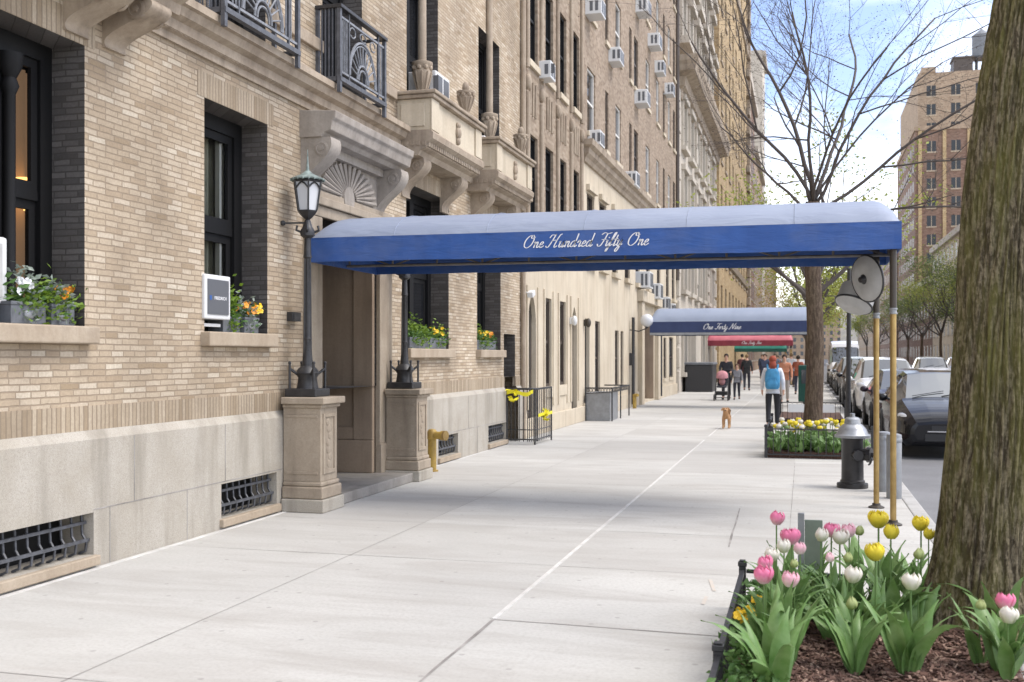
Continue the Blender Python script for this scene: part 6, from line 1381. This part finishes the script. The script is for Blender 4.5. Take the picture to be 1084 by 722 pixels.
def person(x, y, label, rz, s=1.0, top=(.5,.5,.5), legs=(.02,.02,.025), hair=(.03,.02,.015), skin=None, stride=.22, arms='swing', group=None, shoe=(.02,.02,.02), longhair=False, cap=None):
    """a walking adult facing +y before rz"""
    r_ = empty('person', (x, y, 0), label, 'person', group, rz=rz); skin = skin or SK
    st = stride
    J = {'pel': ((0,0,.96), (.15,.10)), 'bel': ((0,.01,1.10), (.135,.095)), 'che': ((0,0,1.30), (.165,.105)), 'nek': ((0,-.01,1.455), .058), 'hd0': ((0,.015,1.53), (.062,.068)), 'hd1': ((0,.022,1.615), (.078,.094)), 'hd2': ((0,.012,1.70), (.062,.075)),
         'nos': ((0,.118,1.60), .012)}
    E_ = [('pel','bel'),('bel','che'),('che','nek'),('nek','hd0'),('hd0','hd1'),('hd1','hd2'),('hd1','nos')]
    for sd, n in ((-1,'l'),(1,'r')):
        f_ = st*sd
        J['hip'+n] = ((sd*.095,0,.90), .088); J['kne'+n] = ((sd*.10, f_*.55+.03, .50), .056); J['ank'+n] = ((sd*.10, f_-.02*(1 if f_ > 0 else 4), .09+(.03 if f_ < 0 else 0)), .040); J['toe'+n] = ((sd*.115, f_+.13, .04), .034)
        E_ += [('pel','hip'+n),('hip'+n,'kne'+n),('kne'+n,'ank'+n),('ank'+n,'toe'+n)]
        J['sho'+n] = ((sd*.185,0,1.40), .052)
        if arms == 'push': el, wr, tip = (sd*.23,.08,1.15), (sd*.19,.32,1.05), (sd*.18,.40,1.04)
        elif arms == 'up' and sd == 1: el, wr, tip = (.27,.03,1.58), (.25,.05,1.82), (.25,.06,1.90)
        else: el, wr, tip = (sd*.245,-f_*.35-.02,1.13), (sd*.255,-f_*.8+.05,.90), (sd*.25,-f_*.9+.07,.81)
        J['elb'+n] = (el, .040); J['wri'+n] = (wr, .026); J['pal'+n] = (tuple((Vector(wr)+Vector(tip))/2), (.038,.022))
        E_ += [('che','sho'+n),('sho'+n,'elb'+n),('elb'+n,'wri'+n),('wri'+n,'pal'+n)]
        d = (Vector(tip)-Vector(wr)).normalized(); side = Vector((0,1,0)) if arms != 'push' else Vector((1,0,0))
        for i in range(4):
            b0 = Vector(tip)+side*(.027-.018*i); J['f%d%s' % (i,n)] = (tuple(b0+d*.01), .0095); J['g%d%s' % (i,n)] = (tuple(b0+d*(.045-.006*abs(i-1))+Vector((-sd*.012,0,0))), .008); E_ += [('pal'+n,'f%d%s' % (i,n)),('f%d%s' % (i,n),'g%d%s' % (i,n))]
        tb = (Vector(wr)+Vector(tip))/2+side*.045; J['th'+n] = (tuple(tb+d*.02), .010); E_.append(('pal'+n,'th'+n))
    sc_ = lambda J_: {k_: (tuple(q*s for q in p), tuple(q*s for q in r) if hasattr(r,'__len__') else r*s) for k_, (p, r) in J_.items()}
    skin_mesh('body', sc_(J), E_, 'pel', skin, r_, 2)
    JT = {'hem': ((0,0,.86), (.165,.118)), 'pel': ((0,0,.98), (.168,.12)), 'bel': ((0,.01,1.10), (.155,.118)), 'che': ((0,0,1.30), (.185,.125)), 'col': ((0,-.005,1.44), .075)}
    ET = [('hem','pel'),('pel','bel'),('bel','che'),('che','col')]
    for n in 'lr':
        JT['sho'+n] = (J['sho'+n][0], .066); JT['elb'+n] = (J['elb'+n][0], .054); w0 = Vector(J['elb'+n][0]); w1 = Vector(J['wri'+n][0]); JT['wri'+n] = (tuple(w0+(w1-w0)*.94), .040); ET += [('che','sho'+n),('sho'+n,'elb'+n),('elb'+n,'wri'+n)]
    skin_mesh('jacket', sc_(JT), ET, 'pel', cloth('jacket_cloth', top), r_, 2)
    JL = {'wai': ((0,0,1.0), (.15,.105)), 'pel': ((0,0,.93), (.158,.112))}; EL = [('wai','pel')]
    for n in 'lr':
        JL['hip'+n] = (J['hip'+n][0], .098); JL['kne'+n] = (J['kne'+n][0], .070); a = Vector(J['ank'+n][0]); JL['ank'+n] = (tuple(a+Vector((0,0,.0))), .056); EL += [('pel','hip'+n),('hip'+n,'kne'+n),('kne'+n,'ank'+n)]
    skin_mesh('trousers', sc_(JL), EL, 'pel', cloth('trouser_cloth', legs), r_, 2)
    shm = cloth('shoe_leather', shoe)
    for n in 'lr':
        t_ = Vector(J['toe'+n][0])*s; a = Vector(J['ank'+n][0])*s; q = MB(); q.ball(((t_.x+a.x)/2, (t_.y+a.y)/2+.01, .045*s+(.02 if a.z > .1*s else 0)), (.048*s,.135*s,.045*s), 12, 8); q.build('shoe', shm, r_, smooth='all', local=True)
    q = MB(); q.ball((0,.0,1.655*s), (.090*s,.108*s,.098*s), 14, 10)
    vs = [v for v in q.v]; q.v = [(v[0], min(v[1], .055*s) if v[2] < 1.68*s else v[1], max(v[2], 1.60*s if v[1] > 0 else (1.42 if longhair else 1.56)*s)) for v in vs]
    if longhair: q.ball((0,-.055*s,1.52*s), (.085*s,.055*s,.13*s), 12, 8)
    q.build('hair', cloth('hair_strands', hair), r_, smooth='all', local=True)
    if cap: q = MB(); q.ball((0,.005,1.70*s), (.098*s,.112*s,.07*s), 14, 8); q.tube([(0,.09*s,1.69*s),(0,.17*s,1.68*s)], [.07*s,.05*s], 8); q.build('cap', cloth('cap_cloth', cap), r_, smooth='all', local=True)
    q = MB()
    for sd in (-1,1): q.ball((sd*.032*s,.104*s,1.635*s), .011*s, 8, 6)
    q.build('eye', mat('eye_dark', (.02,.015,.012), .3), r_, smooth='all', local=True)
    return r_
wx, wyy = gx(818,453)
wk = person(wx, wyy, 'walker in a white jacket with a bright blue backpack, seen from behind', 0, .95, (.66,.66,.68), (.018,.018,.022), (.30,.06,.03), longhair=True, stride=.12, shoe=(.6,.6,.6))
q = MB(); s_ = .95
def pack(mb, w, d, z0, z1, y0):
    n = 10; prof = [(0,z0,.75),(.0,z0+.05,.95),(0,(z0+z1)/2,1.0),(0,z1-.08,.92),(0,z1,.6)]
    rings = []
    for _, z, k_ in prof:
        rings.append([(w*k_*math.copysign(abs(math.cos(2*PI*i/16))**.6, math.cos(2*PI*i/16)), y0-d*.5+d*.5*k_*math.copysign(abs(math.sin(2*PI*i/16))**.6, math.sin(2*PI*i/16)), z) for i in range(16)])
    vs = [p for r2 in rings for p in r2]; fs = [(j*16+i, j*16+(i+1)%16, (j+1)*16+(i+1)%16, (j+1)*16+i) for j in range(4) for i in range(16)] + [tuple(range(15,-1,-1)), tuple(64+i for i in range(16))]
    mb.add(vs, fs)
pm_ = cloth('blue_nylon', (.06,.26,.46)); bp = empty('backpack', (wx, wyy, 0), 'bright blue backpack worn by the walker in white jacket', 'backpack')
pack(q, .17, .20, .90, 1.36, -.11); q.build('bag', pm_, bp, smooth=True, local=True)
q = MB(); pack(q, .12, .06, .94, 1.12, -.31); q.build('front_pocket', pm_, bp, smooth=True, local=True)
q = MB()
for sd in (-1,1): q.tube([(sd*.10,-.13,1.32),(sd*.12,-.04,1.45),(sd*.12,.10,1.38),(sd*.13,.13,1.2),(sd*.13,.0,1.0),(sd*.12,-.13,.98)], .02, 6)
q.build('strap', pm_, bp, smooth=True, local=True)
x, y = gx(832, 427); person(x-.05, y, 'person in a dull orange top and pale trousers beyond the walker', PI, .98, (.48,.20,.11), (.45,.40,.36))
x, y = gx(764, 424)
person(x+.10, y+1.0, 'adult in dark coat pushing a stroller towards the camera', PI, 1.0, (.02,.02,.025), (.03,.03,.035), arms='push')
r_ = empty('stroller', (x, y, 0), 'pink hooded black stroller pushed by adult in dark coat', 'stroller')
q = MB()
for sd in (-1,1):
    q.tube([(x+sd*.24,y-.35,.12),(x+sd*.22,y+.15,.55),(x+sd*.2,y+.62,1.02)], .016, 6); q.tube([(x+sd*.24,y+.4,.14),(x+sd*.22,y+.05,.5)], .016, 6)
q.tube([(x-.2,y+.62,1.02),(x+.2,y+.62,1.02)], .02, 6); q.tube([(x-.24,y-.35,.12),(x+.24,y-.35,.12)], .014, 6); q.build('frame', M['iron'], r_)
q = MB(); q.obox((x,y+.1,.52), (.36,.34,.06), Matrix.Rotation(.1,3,'X')); q.obox((x,y+.30,.74), (.36,.06,.5), Matrix.Rotation(-.35,3,'X')); q.build('seat', cloth('dark_fabric', (.04,.04,.05)), r_, bevel=.02)
q = MB(); n = 10; vs = []
for i in range(n+1):
    a = PI*.95*i/n - .2
    for k_ in range(9): b = PI*k_/8; vs.append((x+.22*math.cos(b), y+.22-.27*math.cos(a)*math.sin(b)**.5*.8, .86+.25*math.sin(a)*math.sin(b)**.6))
q.add(vs, [(i*9+k_, i*9+k_+1, (i+1)*9+k_+1, (i+1)*9+k_) for i in range(n) for k_ in range(8)]); q.build('hood', cloth('pink_hood', (.55,.25,.27)), r_, smooth='all')
q = MB(); q.ball((x,y+.16,.72), (.12,.10,.17), 10, 8); q.ball((x,y+.12,.90), .085, 10, 8); q.build('blanket', cloth('rose_blanket', (.45,.22,.22)), r_, smooth='all')
q = MB(); q.box(x-.2,x+.2,y-.1,y+.3,.2,.34); q.build('basket', cloth('basket_mesh', (.03,.03,.03)), r_, bevel=.02)
for dx, dy in ((-.25,-.35),(.25,-.35),(-.25,.4),(.25,.4)):
    q = MB(); q.lathe([(.03,-.02),(.09,-.022),(.12,-.015),(.12,.015),(.09,.022),(.03,.02)], (x+dx,y+dy,.12), 16, axis=(1,0,0)); q.build('wheel', M['tyre'], r_, smooth=True)
x, y = gx(780, 423); person(x, y, 'child in a grey coat walking beside the stroller', PI, .78, (.22,.22,.23), (.03,.03,.04), (.12,.07,.04), stride=.15)
crowd = [(-2.6,52,(.02,.02,.02),(.03,.03,.04),'stocky figure in black behind the stroller group'), (-1.9,56,(.05,.06,.10),(.03,.04,.08),'person in navy jacket walking behind the child'), (-1.5,61,(.12,.14,.18),(.05,.08,.15),'person in slate jacket and blue jeans, mid pavement'), (-3.2,59,(.10,.03,.03),(.02,.02,.02),'person in maroon top near house side'), (-1.0,66,(.4,.4,.4),(.03,.04,.08),'person in pale grey sweater farther along'), (-2.3,70,(.03,.03,.04),(.04,.04,.05),'dark clothed person farther along under green canopy'), (-.6,58,(.55,.55,.55),(.05,.05,.06),'person in white shirt near kerb trees'), (-1.7,76,(.2,.05,.05),(.03,.03,.05),'person in red top under the green canopy'), (-2.9,80,(.06,.08,.12),(.03,.03,.04),'person in dark blue near the far wall'), (-.2,47,(.30,.08,.04),(.04,.04,.06),'person in rust coloured coat past the walker'), (-.9,84,(.3,.3,.32),(.03,.03,.03),'grey clothed person farthest along pavement')]
for i, (x,y,tp,lg,lb_) in enumerate(crowd): person(x, y, lb_, PI if i % 3 else 0, R.uniform(.93,1.05), tp, lg, R.choice([(.02,.015,.01),(.08,.05,.03),(.2,.12,.05)]), stride=R.uniform(.1,.25), group=None)
# dog facing the camera
x, y = gx(769, 454); r_ = empty('dog', (x, y, 0), 'small curly tan dog walking towards the camera alone on pavement', 'dog', rz=PI)
J = {'che': ((0,.14,.30), (.075,.085)), 'bel': ((0,-.04,.31), (.062,.062)), 'rum': ((0,-.20,.31), (.068,.072)), 'nk': ((0,.20,.38), .052), 'hd': ((0,.24,.455), (.060,.062)), 'mz': ((0,.315,.435), (.028,.026)), 'mz2': ((0,.345,.43), .019), 'tl': ((0,-.27,.38), .018), 'tl2': ((0,-.29,.46), .022)}
E_ = [('bel','che'),('bel','rum'),('che','nk'),('nk','hd'),('hd','mz'),('mz','mz2'),('rum','tl'),('tl','tl2')]
for sd, n in ((-1,'l'),(1,'r')):
    f_ = .03*sd
    J['s'+n] = ((sd*.06,.15,.24), .036); J['e'+n] = ((sd*.062,.12+f_,.14), .026); J['w'+n] = ((sd*.062,.14+f_,.06), .024); J['p'+n] = ((sd*.062,.17+f_,.022), .024); E_ += [('che','s'+n),('s'+n,'e'+n),('e'+n,'w'+n),('w'+n,'p'+n)]
    J['h'+n] = ((sd*.06,-.19,.25), .042); J['k'+n] = ((sd*.065,-.13-f_,.18), .030); J['o'+n] = ((sd*.065,-.22-f_,.10), .021); J['a'+n] = ((sd*.065,-.20-f_,.045), .021); J['q'+n] = ((sd*.065,-.17-f_,.020), .022); E_ += [('rum','h'+n),('h'+n,'k'+n),('k'+n,'o'+n),('o'+n,'a'+n),('a'+n,'q'+n)]
    J['r'+n] = ((sd*.065,.23,.475), .020); J['t'+n] = ((sd*.095,.235,.42), (.024,.026)); E_ += [('hd','r'+n),('r'+n,'t'+n)]
fur = varied('curly_tan_fur', (.50,.29,.14), (.30,.16,.075), 35, .95, 0, .5); skin_mesh('body', J, E_, 'bel', fur, r_, 2)
q = MB(); q.ball((0,.362,.437), (.016,.012,.013), 8, 6); q.build('nose', M['black'], r_, smooth='all', local=True)
q = MB()
for sd in (-1,1): q.ball((sd*.026,.292,.475), .010, 8, 6)
q.build('eye', M['black'], r_, smooth='all', local=True)

# ================================================================ CAMERA, SKY, SUN
cam = bpy.data.cameras.new('camera'); co = bpy.data.objects.new('camera', cam); C.objects.link(co); sc.camera = co
co.location = (0, 0, EYE); co.rotation_euler = (PI/2, 0, TH); cam.sensor_width = 36; cam.lens = F/1084*36; cam.shift_y = 16/1084; cam.clip_start = .1; cam.clip_end = 3000
cam.dof.use_dof = True; cam.dof.focus_distance = 10.5; cam.dof.aperture_fstop = 3.5
EL, AZ = math.radians(56), math.radians(84)
w = bpy.data.worlds.new('World'); sc.world = w; w.use_nodes = True; nt = w.node_tree; bg = nt.nodes['Background']
sky = nt.nodes.new('ShaderNodeTexSky'); sky.sky_type = 'NISHITA'; sky.sun_disc = False; sky.sun_elevation = EL; sky.sun_rotation = AZ; sky.air_density = 1.0; sky.dust_density = 1.0; sky.ozone_density = 2.0
tc = nt.nodes.new('ShaderNodeTexCoord'); mp = nt.nodes.new('ShaderNodeMapping'); mp.inputs['Scale'].default_value = (1.6,1.6,4.5); mp.inputs['Location'].default_value = (.3,.1,.2); nt.links.new(tc.outputs['Generated'], mp.inputs[0])
nz = nt.nodes.new('ShaderNodeTexNoise'); nz.inputs['Scale'].default_value = 1.7; nz.inputs['Detail'].default_value = 7; nz.inputs['Roughness'].default_value = .58; nt.links.new(mp.outputs[0], nz.inputs['Vector'])
rp = nt.nodes.new('ShaderNodeValToRGB'); rp.color_ramp.elements[0].position = .36; rp.color_ramp.elements[0].color = (0,0,0,1); rp.color_ramp.elements[1].position = .78; rp.color_ramp.elements[1].color = (.85,.85,.85,1); nt.links.new(nz.outputs[0], rp.inputs[0])
mx = nt.nodes.new('ShaderNodeMix'); mx.data_type = 'RGBA'; sp_ = nt.nodes.new('ShaderNodeSeparateXYZ'); nt.links.new(tc.outputs['Generated'], sp_.inputs[0]); m1 = nt.nodes.new('ShaderNodeMapRange'); m1.inputs['From Min'].default_value = .04; m1.inputs['From Max'].default_value = .27; m1.inputs['To Min'].default_value = .22; m1.inputs['To Max'].default_value = -.05; nt.links.new(sp_.outputs[2], m1.inputs[0]); ad = nt.nodes.new('ShaderNodeMath'); ad.operation = 'ADD'; nt.links.new(nz.outputs[0], ad.inputs[0]); nt.links.new(m1.outputs[0], ad.inputs[1]); m2 = nt.nodes.new('ShaderNodeMapRange'); m2.inputs['From Min'].default_value = .34; m2.inputs['From Max'].default_value = .75; m2.inputs['To Min'].default_value = 0; m2.inputs['To Max'].default_value = .12; nt.links.new(sp_.outputs[2], m2.inputs[0]); ad2 = nt.nodes.new('ShaderNodeMath'); ad2.operation = 'ADD'; nt.links.new(ad.outputs[0], ad2.inputs[0]); nt.links.new(m2.outputs[0], ad2.inputs[1]); nt.links.new(ad2.outputs[0], rp.inputs[0]); nt.links.new(rp.outputs[0], mx.inputs[0]); tn = nt.nodes.new('ShaderNodeMix'); tn.data_type = 'RGBA'; tn.blend_type = 'MULTIPLY'; tn.inputs[0].default_value = 1; nt.links.new(sky.outputs[0], tn.inputs[6]); tn.inputs[7].default_value = (.84,.76,.80,1); nt.links.new(tn.outputs[2], mx.inputs[6]); mx.inputs[7].default_value = (8.5,8.45,8.25,1)
nt.links.new(mx.outputs[2], bg.inputs[0]); bg.inputs[1].default_value = .145
sl_ = bpy.data.lights.new('sun', 'SUN'); sl_.energy = 1.15; sl_.angle = math.radians(30); sl_.color = (1,.95,.87); so = bpy.data.objects.new('sun', sl_); C.objects.link(so)
dv = Vector((math.sin(AZ)*math.cos(EL), math.cos(AZ)*math.cos(EL), math.sin(EL))); so.rotation_euler = dv.to_track_quat('Z', 'Y').to_euler(); so.location = (10,5,20)
vs_ = sc.view_settings; vs_.view_transform = 'Standard'; vs_.look = 'None'; vs_.exposure = 1.36; vs_.gamma = 1
sc.cycles.max_bounces = 6; sc.cycles.transparent_max_bounces = 6
